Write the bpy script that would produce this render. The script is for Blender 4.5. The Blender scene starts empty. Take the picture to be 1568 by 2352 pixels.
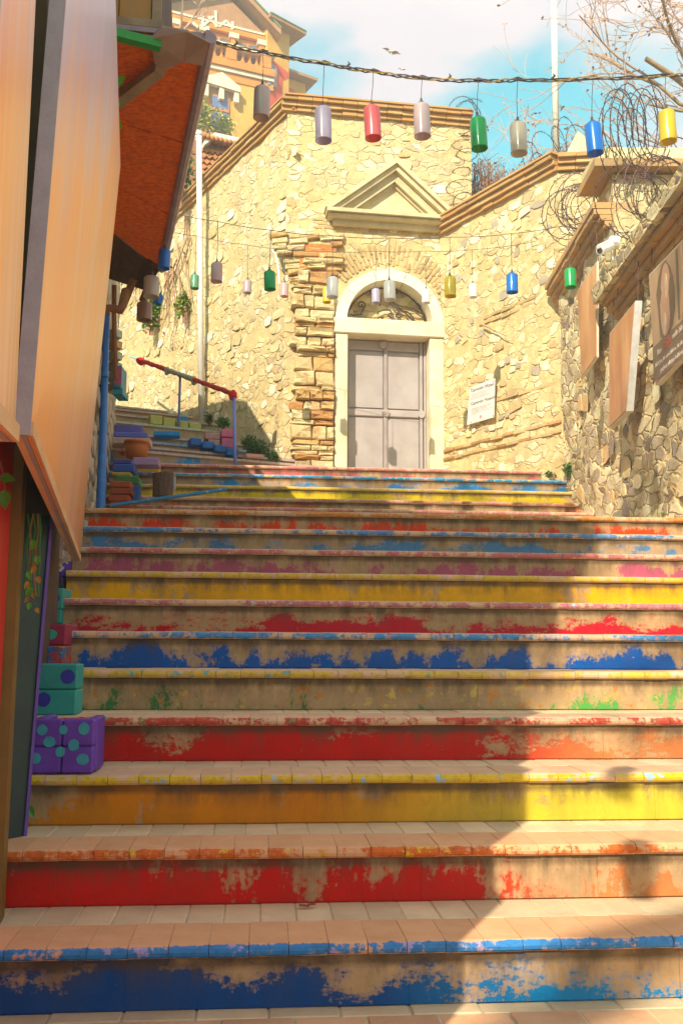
import bpy, math, random
from mathutils import Vector, Matrix, noise as mnoise
from mathutils.geometry import tessellate_polygon
R = random.Random(7)
sc = bpy.context.scene
col = sc.collection
EYE = 1.017
# ---------------- camera, world, sun, exposure ----------------
cam = bpy.data.objects.new('camera', bpy.data.cameras.new('camera')); col.objects.link(cam)
cam.data.sensor_fit = 'HORIZONTAL'; cam.data.sensor_width = 36; cam.data.lens = 36 * 2219 / 1568
cam.data.clip_start = .05; cam.data.clip_end = 2000
CM = Matrix.Rotation(math.radians(90 + 7.85), 4, 'X') @ Matrix.Rotation(math.radians(.33), 4, 'Z')
cam.matrix_world = Matrix.Translation((0, 0, EYE)) @ CM
sc.camera = cam
w = bpy.data.worlds.new('World'); sc.world = w; w.use_nodes = True
N = w.node_tree.nodes; L = w.node_tree.links
bg = N['Background']; sky = N.new('ShaderNodeTexSky'); sky.sky_type = 'NISHITA'; sky.sun_disc = False
sky.sun_elevation = math.radians(36); sky.sun_rotation = math.radians(204.3)
tc = N.new('ShaderNodeTexCoord')
nz = N.new('ShaderNodeTexNoise'); nz.inputs['Scale'].default_value = 2.3; nz.inputs['Detail'].default_value = 7; nz.inputs['Roughness'].default_value = .5
mp = N.new('ShaderNodeMapping'); mp.inputs['Scale'].default_value = (1, 1, 2.2); mp.inputs['Location'].default_value = (-.36, .03, .45)
L.new(tc.outputs['Generated'], mp.inputs['Vector']); L.new(mp.outputs[0], nz.inputs['Vector'])
rp = N.new('ShaderNodeValToRGB'); rp.color_ramp.elements[0].position = .385; rp.color_ramp.elements[1].position = .485
L.new(nz.outputs[0], rp.inputs[0])
mx = N.new('ShaderNodeMix'); mx.data_type = 'RGBA'
tint = N.new('ShaderNodeMix'); tint.data_type = 'RGBA'; tint.blend_type = 'MULTIPLY'; tint.inputs[0].default_value = 1
tint.inputs[7].default_value = (.25, 1.75, 1.35, 1)
L.new(sky.outputs[0], tint.inputs[6]); L.new(tint.outputs[2], mx.inputs[6])
cn = N.new('ShaderNodeTexNoise'); cn.inputs['Scale'].default_value = 3.1; cn.inputs['Detail'].default_value = 5; L.new(mp.outputs[0], cn.inputs['Vector'])
cr = N.new('ShaderNodeValToRGB'); cr.color_ramp.elements[0].position = .35; cr.color_ramp.elements[1].position = .62
cr.color_ramp.elements[0].color = (.86, .83, .89, 1); cr.color_ramp.elements[1].color = (1, .98, .96, 1); L.new(cn.outputs[0], cr.inputs[0])
cm = N.new('ShaderNodeMix'); cm.data_type = 'RGBA'; cm.blend_type = 'MULTIPLY'; cm.inputs[0].default_value = 1; cm.inputs[7].default_value = (4.9, 4.8, 4.85, 1)
L.new(cr.outputs[0], cm.inputs[6]); L.new(cm.outputs[2], mx.inputs[7])
L.new(rp.outputs[0], mx.inputs[0]); L.new(mx.outputs[2], bg.inputs[0]); bg.inputs[1].default_value = .11
LD = Vector((.41, .91, -.727)).normalized()
sun = bpy.data.objects.new('sun', bpy.data.lights.new('sun', 'SUN')); col.objects.link(sun)
sun.data.energy = 4.4; sun.data.angle = math.radians(.45); sun.data.color = (1, .89, .68)
sun.rotation_euler = LD.to_track_quat('-Z', 'Y').to_euler()
sc.view_settings.view_transform = 'Standard'; sc.view_settings.look = 'None'; sc.view_settings.gamma = 1
sc.view_settings.use_curve_mapping = False; sc.view_settings.exposure = 1.08

# ---------------- helpers ----------------
def ray(xd, yd): return (CM.to_3x3() @ Vector(((xd - 784) / 2219, -(yd - 1176) / 2219, -1)))
def PY(xd, yd, Y):
    d = ray(xd, yd); return Vector((0, 0, EYE)) + d * (Y / d.y)
def PZ(xd, yd, Z):
    d = ray(xd, yd); return Vector((0, 0, EYE)) + d * ((Z - EYE) / d.z)
class Frame:
    """a vertical plane: u runs to the right along it, v is height, n sticks out towards the street"""
    def __init__(s, o, ux, uy, flip=1):
        s.o = Vector((o[0], o[1], 0)); s.U = Vector((ux, uy, 0)).normalized(); s.Nn = Vector((s.U.y, -s.U.x, 0)) * flip
    def p(s, u, v, n=0): return s.o + s.U * u + s.Nn * n + Vector((0, 0, v))
    def px(s, xd, yd, n=0):
        d = ray(xd, yd); c = Vector((0, 0, EYE)); oo = s.o + s.Nn * n
        t = (oo - c).dot(s.Nn) / d.dot(s.Nn); q = c + d * t
        return ((q - oo).dot(s.U), q.z)
    def mat(s, u, v, n=0, rot=0, sx=1, sy=1, sz=1):
        m = Matrix.Identity(4); Z = Vector((0, 0, 1)); a = s.U * math.cos(rot) + Z * math.sin(rot); b = -s.U * math.sin(rot) + Z * math.cos(rot)
        for i in range(3): m[i][0] = a[i] * sx; m[i][1] = b[i] * sy; m[i][2] = s.Nn[i] * sz
        m.translation = s.p(u, v, n); return m
class MB:
    def __init__(s): s.v = []; s.f = []; s.m = []
    def add(s, vs, fs, mi=0):
        b = len(s.v); s.v += [Vector(q) for q in vs]; s.f += [tuple(b + i for i in f) for f in fs]; s.m += [mi] * len(fs); return s
    def hexa(s, q, mi=0): # q: 4 bottom, 4 top
        return s.add(q, [(0, 3, 2, 1), (4, 5, 6, 7), (0, 1, 5, 4), (1, 2, 6, 5), (2, 3, 7, 6), (3, 0, 4, 7)], mi)
    def box(s, x0, x1, y0, y1, z0, z1, mi=0):
        return s.hexa([(x0, y0, z0), (x1, y0, z0), (x1, y1, z0), (x0, y1, z0), (x0, y0, z1), (x1, y0, z1), (x1, y1, z1), (x0, y1, z1)], mi)
    def fbox(s, F, u0, u1, v0, v1, n0, n1, mi=0, dv=0):
        return s.hexa([F.p(u0, v0, n1), F.p(u1, v0 + dv, n1), F.p(u1, v0 + dv, n0), F.p(u0, v0, n0), F.p(u0, v1, n1), F.p(u1, v1 + dv, n1), F.p(u1, v1 + dv, n0), F.p(u0, v1, n0)], mi)
    def prism(s, F, poly, n0, n1, holes=(), mi=0):
        loops = [list(poly)] + [list(h) for h in holes]
        flat = [p for l in loops for p in l]; k = len(flat)
        tr = tessellate_polygon([[Vector((p[0], p[1], 0)) for p in l] for l in loops])
        vs = [F.p(p[0], p[1], n1) for p in flat] + [F.p(p[0], p[1], n0) for p in flat]
        fs = [tuple(t) for t in tr] + [tuple(k + i for i in reversed(t)) for t in tr]
        b = 0
        for l in loops:
            m = len(l)
            for i in range(m): a, c = b + i, b + (i + 1) % m; fs.append((a, c, k + c, k + a))
            b += m
        return s.add(vs, fs, mi)
    def tube(s, path, r, seg=6, mi=0, caps=True):
        path = [Vector(p) for p in path]; rs = r if isinstance(r, (list, tuple)) else [r] * len(path)
        b = len(s.v); nrm = None
        for i, p in enumerate(path):
            t = (path[min(i + 1, len(path) - 1)] - path[max(i - 1, 0)])
            t = t.normalized() if t.length > 1e-9 else Vector((0, 0, 1))
            if nrm is None: nrm = t.orthogonal().normalized()
            else:
                nrm = nrm - t * nrm.dot(t); nrm = nrm.normalized() if nrm.length > 1e-6 else t.orthogonal().normalized()
            bi = t.cross(nrm)
            for j in range(seg):
                a = 2 * math.pi * j / seg; s.v.append(p + (nrm * math.cos(a) + bi * math.sin(a)) * rs[i])
        for i in range(len(path) - 1):
            for j in range(seg):
                a = b + i * seg + j; c = b + i * seg + (j + 1) % seg
                s.f.append((a, c, c + seg, a + seg)); s.m.append(mi)
        if caps:
            s.f.append(tuple(b + j for j in reversed(range(seg)))); s.f.append(tuple(b + (len(path) - 1) * seg + j for j in range(seg))); s.m += [mi, mi]
        return s
    def lathe(s, prof, c=(0, 0, 0), seg=20, mi=0):
        c = Vector(c); b = len(s.v)
        for r, z in prof:
            for j in range(seg):
                a = 2 * math.pi * j / seg; s.v.append(c + Vector((r * math.cos(a), r * math.sin(a), z)))
        for i in range(len(prof) - 1):
            for j in range(seg):
                a = b + i * seg + j; d = b + i * seg + (j + 1) % seg
                s.f.append((a, d, d + seg, a + seg)); s.m.append(mi)
        return s
    def mesh(s, name, mats, smooth=False):
        me = bpy.data.meshes.new(name); me.from_pydata([tuple(q) for q in s.v], [], s.f)
        for m in (mats if isinstance(mats, (list, tuple)) else [mats]): me.materials.append(m)
        if any(s.m): me.polygons.foreach_set('material_index', s.m)
        if smooth: me.polygons.foreach_set('use_smooth', [True] * len(me.polygons))
        me.update(); return me
    def build(s, name, mats, parent=None, label=None, cat=None, group=None, kind=None, smooth=False, fix=True, bevel=0, jag=0):
        if jag: jaggle(s, jag)
        me = s.mesh(name, mats, smooth)
        if fix:
            import bmesh
            bm = bmesh.new(); bm.from_mesh(me); bmesh.ops.recalc_face_normals(bm, faces=bm.faces)
            if bevel:
                ed = [e for e in bm.edges if len(e.link_faces) == 2 and e.calc_face_angle(0) > .6]
                bmesh.ops.bevel(bm, geom=ed, offset=bevel, segments=1, affect='EDGES', profile=.5)
            bm.to_mesh(me); bm.free()
        return link(name, me, parent, label, cat, group, kind)
def jaggle(s, a):
    s.v = [q + Vector((mnoise.noise(q * 3.1), mnoise.noise(q * 3.1 + Vector((9, 4, 2))), mnoise.noise(q * 3.1 + Vector((3, 7, 1))))) * a for q in s.v]
WM = {}
def tag(o, label=None, cat=None, group=None, kind=None):
    if label: o['label'] = label
    if cat: o['category'] = cat
    if group: o['group'] = group
    if kind: o['kind'] = kind
    return o
def link(name, data, parent=None, label=None, cat=None, group=None, kind=None, world=None):
    o = bpy.data.objects.new(name, data); col.objects.link(o)
    W = world if world is not None else Matrix.Identity(4)
    if parent is not None:
        o.parent = parent; o.matrix_parent_inverse = WM[parent].inverted()
    o.matrix_basis = W; WM[o] = W.copy()
    return tag(o, label, cat, group, kind)
def thing(name, loc, label=None, cat=None, group=None, kind=None, parent=None):
    return link(name, None, parent, label, cat, group, kind, Matrix.Translation(Vector(loc)))
def lib(n): return n
# ---------------- materials ----------------
MATS = {}
class NT:
    def __init__(s, name):
        m = bpy.data.materials.new(name); m.use_nodes = True; s.mat = m; s.n = m.node_tree.nodes; s.l = m.node_tree.links
        s.b = s.n['Principled BSDF']; s.out = s.n['Material Output']
        s.geo = s.n.new('ShaderNodeNewGeometry'); s.tc = s.n.new('ShaderNodeTexCoord'); s.oi = s.n.new('ShaderNodeObjectInfo')
    def set(s, sock, v):
        if hasattr(v, 'links') or hasattr(v, 'is_linked'): s.l.new(v, sock)
        elif isinstance(v, (tuple, list)) and len(v) == 3 and sock.type == 'RGBA': sock.default_value = (*v, 1)
        else: sock.default_value = v
    def noise(s, scale, detail=5, rough=.6, off=(0, 0, 0), vec=None, stretch=None, w=None):
        m = s.n.new('ShaderNodeMapping'); m.inputs['Location'].default_value = off
        if stretch: m.inputs['Scale'].default_value = stretch
        s.l.new(vec or s.geo.outputs['Position'], m.inputs['Vector'])
        q = s.n.new('ShaderNodeTexNoise'); q.inputs['Scale'].default_value = scale; q.inputs['Detail'].default_value = detail; q.inputs['Roughness'].default_value = rough
        s.l.new(m.outputs[0], q.inputs['Vector']); return q.outputs[0]
    def math(s, op, a, b=0., clamp=False):
        q = s.n.new('ShaderNodeMath'); q.operation = op; q.use_clamp = clamp; s.set(q.inputs[0], a); s.set(q.inputs[1], b); return q.outputs[0]
    def mr(s, v, a, b, c, d, smooth=False):
        q = s.n.new('ShaderNodeMapRange'); s.set(q.inputs[0], v)
        if smooth: q.interpolation_type = 'SMOOTHSTEP'
        for i, k in zip((1, 2, 3, 4), (a, b, c, d)): q.inputs[i].default_value = k
        return q.outputs[0]
    def mix(s, f, a, b, mode='MIX'):
        q = s.n.new('ShaderNodeMix'); q.data_type = 'RGBA'; q.blend_type = mode; s.set(q.inputs[0], f); s.set(q.inputs[6], a); s.set(q.inputs[7], b); return q.outputs[2]
    def sep(s, v):
        q = s.n.new('ShaderNodeSeparateXYZ'); s.l.new(v, q.inputs[0]); return q.outputs
    def ramp(s, v, stops, mode='LINEAR'):
        q = s.n.new('ShaderNodeValToRGB'); q.color_ramp.interpolation = mode; e = q.color_ramp.elements
        while len(e) < len(stops): e.new(.5)
        for i, (p, c) in enumerate(stops): e[i].position = p; e[i].color = (*c, 1)
        s.set(q.inputs[0], v); return q.outputs[0]
    def done(s, color, rough=.8, bump=None, bstr=.3, bdist=.01, spec=None):
        s.set(s.b.inputs['Base Color'], color); s.set(s.b.inputs['Roughness'], rough)
        if spec is not None: s.b.inputs['Specular IOR Level'].default_value = spec
        if bump is not None:
            q = s.n.new('ShaderNodeBump'); q.inputs['Strength'].default_value = bstr; q.inputs['Distance'].default_value = bdist
            s.l.new(bump, q.inputs['Height']); s.l.new(q.outputs[0], s.b.inputs['Normal'])
        return s.mat
def mat(name, c1, c2=None, scale=8, rough=.7, bump=.3, rnd=.15, stretch=None, local=False, metal=0, detail=6, dirt=.0, dist=.01, spec=None, sharp=(.35, .65)):
    """weathered surface: two colours blended by noise, each piece a little lighter or darker"""
    if name in MATS: return MATS[name]
    t = NT(name); c2 = c2 or tuple(min(1, k * .75) for k in c1)
    vec = t.tc.outputs['Object'] if local else None
    n = t.noise(scale, detail, .62, vec=vec, stretch=stretch); f = t.mr(n, sharp[0], sharp[1], 0, 1)
    c = t.mix(f, c1, c2)
    if dirt:
        d = t.noise(scale * .35, 6, .7, off=(5, 3, 1), vec=vec); c = t.mix(t.math('MULTIPLY', t.mr(d, .5, .7, 0, 1), dirt), c, (.1, .07, .04))
    if rnd:
        v = t.mr(t.oi.outputs['Random'], 0, 1, 1 - rnd, 1 + rnd); q = t.n.new('ShaderNodeHueSaturation'); t.l.new(v, q.inputs['Value']); t.set(q.inputs['Color'], c); c = q.outputs[0]
    n2 = t.noise(scale * 6, 4, .6, vec=vec)
    t.b.inputs['Metallic'].default_value = metal
    m = t.done(c, rough, n2, bump, dist, spec); MATS[name] = m; return m
BARE = (.56, .36, .19)
def paint(name, c1, c2=None, c3=None, thr=.5, grad=.25, xg=0, seed=0, scale=7, fleck=.64, base=BARE, zlo=-.18, zhi=-.05, xr=(-1.5, 2), c1r=None, xm=(.4, 1.2), lip=1):
    """old step paint: flaked colour that survives low down on the riser, flecks of older coats, bare cement elsewhere"""
    t = NT(name); P = t.sep(t.geo.outputs['Position']); O = t.sep(t.tc.outputs['Object'])
    n1 = t.noise(scale, 9, .68 if seed % 3 else .58, off=(seed * 3.1, seed, 0), stretch=((1, 1, .6), (.55, .55, 1.5), (1.5, 1.5, .55))[seed % 3]); fine = t.noise(scale * 7, 6, .7, off=(seed, 2, 0))
    n0 = t.noise(scale * .32, 5, .6, off=(seed, 3, seed * 1.7))
    s = t.math('ADD', t.math('MULTIPLY', t.math('SUBTRACT', n1, .5), 1.5), t.math('MULTIPLY', t.math('SUBTRACT', fine, .5), .7))
    s = t.math('ADD', s, t.math('ADD', t.math('MULTIPLY', t.math('SUBTRACT', n0, .5), 1.6), .5))
    s = t.math('ADD', s, t.mr(O[2], zlo, zhi, grad, -grad * .9))
    if xg: s = t.math('ADD', s, t.mr(P[0], xr[0], xr[1], xg, -xg))
    m = t.mr(s, thr, thr + .07, 0, 1)
    bn = t.noise(4, 7, .7, off=(seed, 0, 4)); b = t.mix(t.mr(bn, .3, .7, 0, 1), base, tuple(k * .62 for k in base))
    b = t.mix(t.mr(fine, .58, .7, 0, .5), b, tuple(k * .35 for k in base))
    if c1r:
        raw = c1; c1 = t.mix(t.mr(P[0], xm[0], xm[1], 0, 1), c1, c1r); dk1 = t.mix(1., c1, (.6, .6, .6), 'MULTIPLY')
    else: dk1 = tuple(k * .6 for k in c1)
    halo = t.mr(s, thr - .16, thr + .02, 0, .38)
    c = t.mix(halo, b, c1)
    if c3:
        m3 = t.mr(t.noise(scale * 1.2, 8, .7, off=(seed * 2 + 9, 5, 3)), fleck - .02, fleck + .01, 0, 1); c = t.mix(m3, c, c3)
    cc = t.mix(t.mr(bn, .35, .65, 0, .45), c1, dk1)
    c = t.mix(m, c, cc)
    if c2:
        m2 = t.mr(t.noise(scale * 1.6, 8, .7, off=(seed + 4, 7, 1)), fleck, fleck + .03, 0, 1); c = t.mix(m2, c, c2)
    lip_shade_dirt = t.math('MULTIPLY', t.mr(O[2], -.078, -.058, 0, .8 * lip), t.mr(n1, .3, .55, .4, 1)); c = t.mix(lip_shade_dirt, c, (.07, .042, .02))  # dirt under the nosing, deepened to stand in for the lip's shadow
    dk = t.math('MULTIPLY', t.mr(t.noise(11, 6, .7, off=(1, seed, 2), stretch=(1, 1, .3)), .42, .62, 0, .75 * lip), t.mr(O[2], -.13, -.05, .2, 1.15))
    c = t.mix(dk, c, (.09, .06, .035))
    hb = t.math('ADD', t.math('MULTIPLY', m, .5), fine)
    MATS[name] = t.done(c, t.mr(m, 0, 1, .9, .6), hb, .5, .006, .18); return MATS[name]
def nosing_mat(name, c1, c2, seed, thr=.45, fl=.58, clay_c=((.68, .45, .29), (.56, .35, .22))):
    """clay nosing tile: bare worn clay on top, layered flaking paint on the rounded lip"""
    t = NT(name); O = t.sep(t.tc.outputs['Object'])
    n1 = t.noise(9, 8, .7, off=(seed, 1, seed * 2)); fine = t.noise(45, 5, .7)
    clay = t.mix(t.mr(n1, .3, .7, 0, 1), *clay_c)
    v = t.mr(t.oi.outputs['Random'], 0, 1, .94, 1.05); q = t.n.new('ShaderNodeHueSaturation'); t.l.new(v, q.inputs['Value']); t.set(q.inputs['Color'], clay); clay = q.outputs[0]
    clay = t.mix(t.mr(fine, .6, .75, 0, .45), clay, (.16, .11, .08))
    lip = t.mr(O[1], -.026, -.004, .3, -.75)
    s = t.math('ADD', t.math('ADD', t.math('MULTIPLY', t.math('SUBTRACT', n1, .5), 1.5), lip), t.math('MULTIPLY', t.math('SUBTRACT', fine, .5), .9))
    m = t.mr(s, thr - .31, thr - .2, 0, .95)
    big = t.mr(t.noise(2.3, 4, .6, off=(seed, 8, 8)), .42, .62, 0, .22); s = t.math('SUBTRACT', s, big); m = t.mr(s, thr - .36, thr - .24, 0, .95)
    c1 = t.mix(t.mr(fine, .5, .68, 0, .7), c1, tuple(k * .45 for k in c1)); pc = t.mix(t.mr(t.noise(13, 7, .7, off=(seed, 6, 2)), fl, fl + .03, 0, 1), c1, c2)
    MATS[name] = t.done(t.mix(m, clay, pc), t.mr(m, 0, 1, .8, .6), fine, .35, .004, .25); return MATS[name]
def stonemat(name, cols, dark=.35, scale=9, bstr=.6, rough=.9, orange=(.42, .2, .06), om=.35):
    t = NT(name); c = t.ramp(t.oi.outputs['Random'], [(i / len(cols), k) for i, k in enumerate(cols)], 'CONSTANT')
    n = t.noise(scale, 8, .68); c = t.mix(t.mr(n, .48, .68, 0, dark), c, (.2, .14, .07))
    c = t.mix(t.mr(t.noise(3.3, 6, .7, off=(4, 1, 1)), .5, .66, 0, om), c, orange)
    n2 = t.noise(scale * 5, 6, .7); MATS[name] = t.done(c, rough, t.math('ADD', n, n2), bstr, .02); return MATS[name]

def wallmat(name, plaster, plaster2, stones, grout, sc=5.5, cover=.5, bstr=.9, om=.4):
    """rubble wall seen through worn plaster: cells of stone come and go, with brown open joints between them"""
    t = NT(name); n = t.noise(1.3, 6, .65, off=(3, 3, 3)); nn = t.noise(9, 7, .7)
    wob = t.n.new('ShaderNodeVectorMath'); wob.operation = 'ADD'; q = t.n.new('ShaderNodeTexNoise'); q.inputs['Scale'].default_value = 4; q.inputs['Detail'].default_value = 4
    t.l.new(t.geo.outputs['Position'], q.inputs['Vector']); sc2 = t.n.new('ShaderNodeVectorMath'); sc2.operation = 'SCALE'; sc2.inputs['Scale'].default_value = .16; t.l.new(q.outputs['Color'], sc2.inputs[0])
    t.l.new(t.geo.outputs['Position'], wob.inputs[0]); t.l.new(sc2.outputs[0], wob.inputs[1])
    m = t.n.new('ShaderNodeMapping'); m.inputs['Scale'].default_value = (1, 1, 1.7); t.l.new(wob.outputs[0], m.inputs['Vector'])
    v = t.n.new('ShaderNodeTexVoronoi'); v.inputs['Scale'].default_value = sc; t.l.new(m.outputs[0], v.inputs['Vector'])
    e = t.n.new('ShaderNodeTexVoronoi'); e.feature = 'DISTANCE_TO_EDGE'; e.inputs['Scale'].default_value = sc; t.l.new(m.outputs[0], e.inputs['Vector'])
    rc = t.sep(v.outputs['Color']); stone = t.ramp(rc[0], [(i / (len(stones) - 1), k) for i, k in enumerate(stones)])
    mask = t.math('MULTIPLY', t.mr(t.math('ADD', t.math('MULTIPLY', n, .7), t.math('MULTIPLY', rc[1], .35)), .62 - cover * .4, .68 - cover * .4, 0, 1), t.mr(e.outputs['Distance'], .03, .10, 0, 1))
    c = t.mix(t.mr(nn, .35, .65, 0, 1), plaster, plaster2); c = t.mix(mask, c, stone)
    g = t.math('MULTIPLY', t.math('MULTIPLY', t.mr(e.outputs['Distance'], .0, .035, 1, 0), t.mr(t.noise(5, 5, .7, off=(8, 2, 2)), .48, .6, 0, 1)), om)
    c = t.mix(g, c, grout); c = t.mix(t.mr(t.noise(2.2, 7, .75, off=(1, 6, 1)), .56, .72, 0, om), c, tuple(k * 1.3 for k in grout))
    st = t.math('MULTIPLY', t.mr(t.noise(2.6, 6, .7, off=(7, 7, 2), stretch=(1, 1, .25)), .5, .72, 0, .45), 1.); c = t.mix(st, c, (.40, .27, .13)); c = t.mix(t.mr(t.noise(.9, 5, .6, off=(2, 9, 5)), .52, .68, 0, .3), c, (.5, .43, .33))
    h = t.math('ADD', t.math('MULTIPLY', mask, .5), t.math('ADD', t.math('MULTIPLY', nn, .8), t.math('MULTIPLY', g, -1.2)))
    MATS[name] = t.done(c, .92, h, bstr, .03); return MATS[name]
# ---------------- palette ----------------
CREAM = wallmat('lime_plaster', (.67, .53, .27), (.53, .39, .18), [(.80, .74, .56), (.6, .44, .2), (.72, .61, .36), (.46, .33, .17), (.78, .69, .46), (.56, .38, .17)], (.40, .22, .07), 6.2, .3, om=.18)
CREAM2 = mat('lime_plaster_smooth', (.76, .65, .38), (.66, .52, .26), 3, .9, .3, .06, dirt=.15)
MARBLE2 = mat('white_marble', (.80, .75, .62), (.68, .61, .45), 3, .55, .2, .04, dirt=.08)
MARBLE = mat('pale_marble', (.74, .68, .52), (.62, .52, .34), 3, .6, .25, .05, dirt=.12)
PEDI = mat('pediment_stone', (.64, .55, .34), (.52, .42, .24), 5, .8, .35, .06, dirt=.15)
BRICKM = mat('old_brick', (.46, .25, .10), (.36, .17, .06), 7, .9, .6, .25, dirt=.3)
CORN = mat('cornice_brick', (.50, .23, .06), (.42, .28, .12), 4, .85, .5, .1, dirt=.2, stretch=(1, 1, 4))
CORN2 = mat('cornice_brick_pale', (.62, .42, .2), (.5, .25, .08), 4, .85, .5, .1, stretch=(1, 1, 4))
ARCHB = mat('arch_brick', (.44, .28, .12), (.52, .37, .18), 9, .9, .4, .2)
ST_C = stonemat('rubble_cream', [(.80, .75, .60), (.64, .52, .27), (.72, .60, .34), (.79, .72, .52), (.56, .42, .2), (.68, .56, .29)], .25)
ST_D = stonemat('rubble_yellow', [(.74, .61, .34), (.62, .48, .23), (.78, .69, .45), (.54, .39, .2), (.44, .36, .28), (.70, .58, .3), (.8, .73, .54)], .35)
ST_E = stonemat('rubble_grey', [(.84, .68, .38), (.42, .31, .23), (.88, .77, .46), (.78, .62, .34), (.84, .68, .38), (.30, .23, .2), (.88, .8, .54), (.70, .46, .22)], .3)
ST_P = stonemat('pier_block', [(.66, .52, .27), (.70, .58, .32), (.52, .27, .1), (.72, .6, .36), (.58, .38, .15), (.62, .48, .25)], .35, om=.6, bstr=1, orange=(.5, .2, .04))
ST_L = stonemat('shop_wall_stone', [(.42, .38, .34), (.5, .45, .38), (.34, .29, .24), (.55, .5, .42)], .4, om=.1)
MORT_E = wallmat('brown_mortar', (.88, .70, .36), (.74, .54, .25), [(.42, .31, .24), (.8, .7, .45), (.4, .3, .22), (.7, .6, .36), (.2, .16, .15), (.6, .42, .22)], (.2, .11, .05), 5.5, .9, 1, .7)
GRN = [mat('leaf_green', (.06, .17, .02), (.10, .22, .03), 20, .5, .1, .4), mat('leaf_dark', (.03, .09, .015), (.05, .13, .02), 20, .5, .1, .4), mat('leaf_yellow', (.42, .36, .03), (.25, .28, .03), 12, .5, .1, .4)]
IRON = mat('dark_iron', (.06, .05, .045), (.12, .07, .04), 20, .55, .2, 0, metal=.6)
WIRE = mat('rusty_wire', (.15, .07, .07), (.07, .035, .045), 30, .6, .1, 0, metal=.3)
BARK = mat('pale_bark', (.42, .31, .18), (.28, .18, .1), 9, .85, .4, 0)
PTWIG = mat('pale_pink_twig', (.56, .38, .29), (.42, .26, .2), 9, .85, .2, 0)
TWIG = mat('red_twig', (.34, .17, .09), (.24, .12, .08), 9, .85, .2, 0)
WOODD = mat('dark_plank', (.12, .055, .02), (.07, .035, .015), 6, .7, .4, .3, stretch=(3, 3, 1))
WOODP = mat('weathered_board', (.36, .22, .08), (.48, .22, .04), 5, .7, .4, .25, stretch=(4, 4, .6))
BLUEP = mat('blue_paint', (.02, .14, .5), (.03, .2, .58), 9, .4, .15, .05)
def flat(name, c, r=.6, rnd=.0, s=14, k=.8): return mat(name, c, tuple(q * k for q in c), s, r, .15, rnd)

# ---------------- stairs ----------------
YAW = math.atan(.083); H = .18
zc = {k: 2.91 + .41 * (k - 1) for k in range(1, 12)}
zc.update({12: 8.86, 13: 9.36, 14: 9.94, 15: 10.29, 16: 10.60, 17: 11.03, 18: 12.9})
def row(Y): return -1.08 - .205 * (Y - 3.2)       # the line of the shop fronts on the left
B_, Rd, Or, Ye, Pk, Gr, Cr = (.01, .12, .48), (.52, .02, .01), (.55, .2, .01), (.72, .47, .01), (.50, .09, .17), (.02, .16, .07), (.42, .02, .04)
Sb, Cy = (.0, .30, .68), (.02, .48, .62)
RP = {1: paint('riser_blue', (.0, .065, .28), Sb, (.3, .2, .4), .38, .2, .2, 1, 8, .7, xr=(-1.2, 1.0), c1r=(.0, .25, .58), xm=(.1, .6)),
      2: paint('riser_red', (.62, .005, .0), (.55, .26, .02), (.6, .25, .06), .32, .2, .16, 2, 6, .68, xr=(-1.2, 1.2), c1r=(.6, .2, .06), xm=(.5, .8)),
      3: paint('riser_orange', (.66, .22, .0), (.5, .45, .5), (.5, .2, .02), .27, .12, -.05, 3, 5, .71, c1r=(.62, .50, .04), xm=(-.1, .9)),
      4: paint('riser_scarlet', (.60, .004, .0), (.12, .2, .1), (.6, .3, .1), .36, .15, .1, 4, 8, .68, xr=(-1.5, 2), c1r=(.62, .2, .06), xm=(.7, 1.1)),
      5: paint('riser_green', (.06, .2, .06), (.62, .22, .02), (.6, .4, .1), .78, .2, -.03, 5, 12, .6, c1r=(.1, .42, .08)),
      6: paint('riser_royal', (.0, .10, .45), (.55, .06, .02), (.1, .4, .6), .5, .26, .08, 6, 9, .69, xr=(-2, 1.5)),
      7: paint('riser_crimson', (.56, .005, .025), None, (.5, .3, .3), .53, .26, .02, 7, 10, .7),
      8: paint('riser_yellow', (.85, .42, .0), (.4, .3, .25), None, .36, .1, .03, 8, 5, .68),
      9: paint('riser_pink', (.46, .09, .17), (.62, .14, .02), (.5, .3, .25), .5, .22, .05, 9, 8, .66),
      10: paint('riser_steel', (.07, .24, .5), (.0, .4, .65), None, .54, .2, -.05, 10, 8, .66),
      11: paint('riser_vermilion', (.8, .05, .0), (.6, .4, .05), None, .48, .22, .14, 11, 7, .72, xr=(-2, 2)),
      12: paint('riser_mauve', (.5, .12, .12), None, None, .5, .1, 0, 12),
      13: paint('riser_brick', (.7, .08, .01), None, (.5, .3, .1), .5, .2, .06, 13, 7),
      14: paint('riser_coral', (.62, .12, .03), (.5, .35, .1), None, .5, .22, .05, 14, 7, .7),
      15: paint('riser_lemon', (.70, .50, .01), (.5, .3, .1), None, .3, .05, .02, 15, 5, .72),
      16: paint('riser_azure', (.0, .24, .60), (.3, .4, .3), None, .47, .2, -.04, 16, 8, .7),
      17: paint('riser_rose', (.54, .12, .12), (.6, .2, .05), None, .42, .15, .06, 17, 6, .68)}
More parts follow.
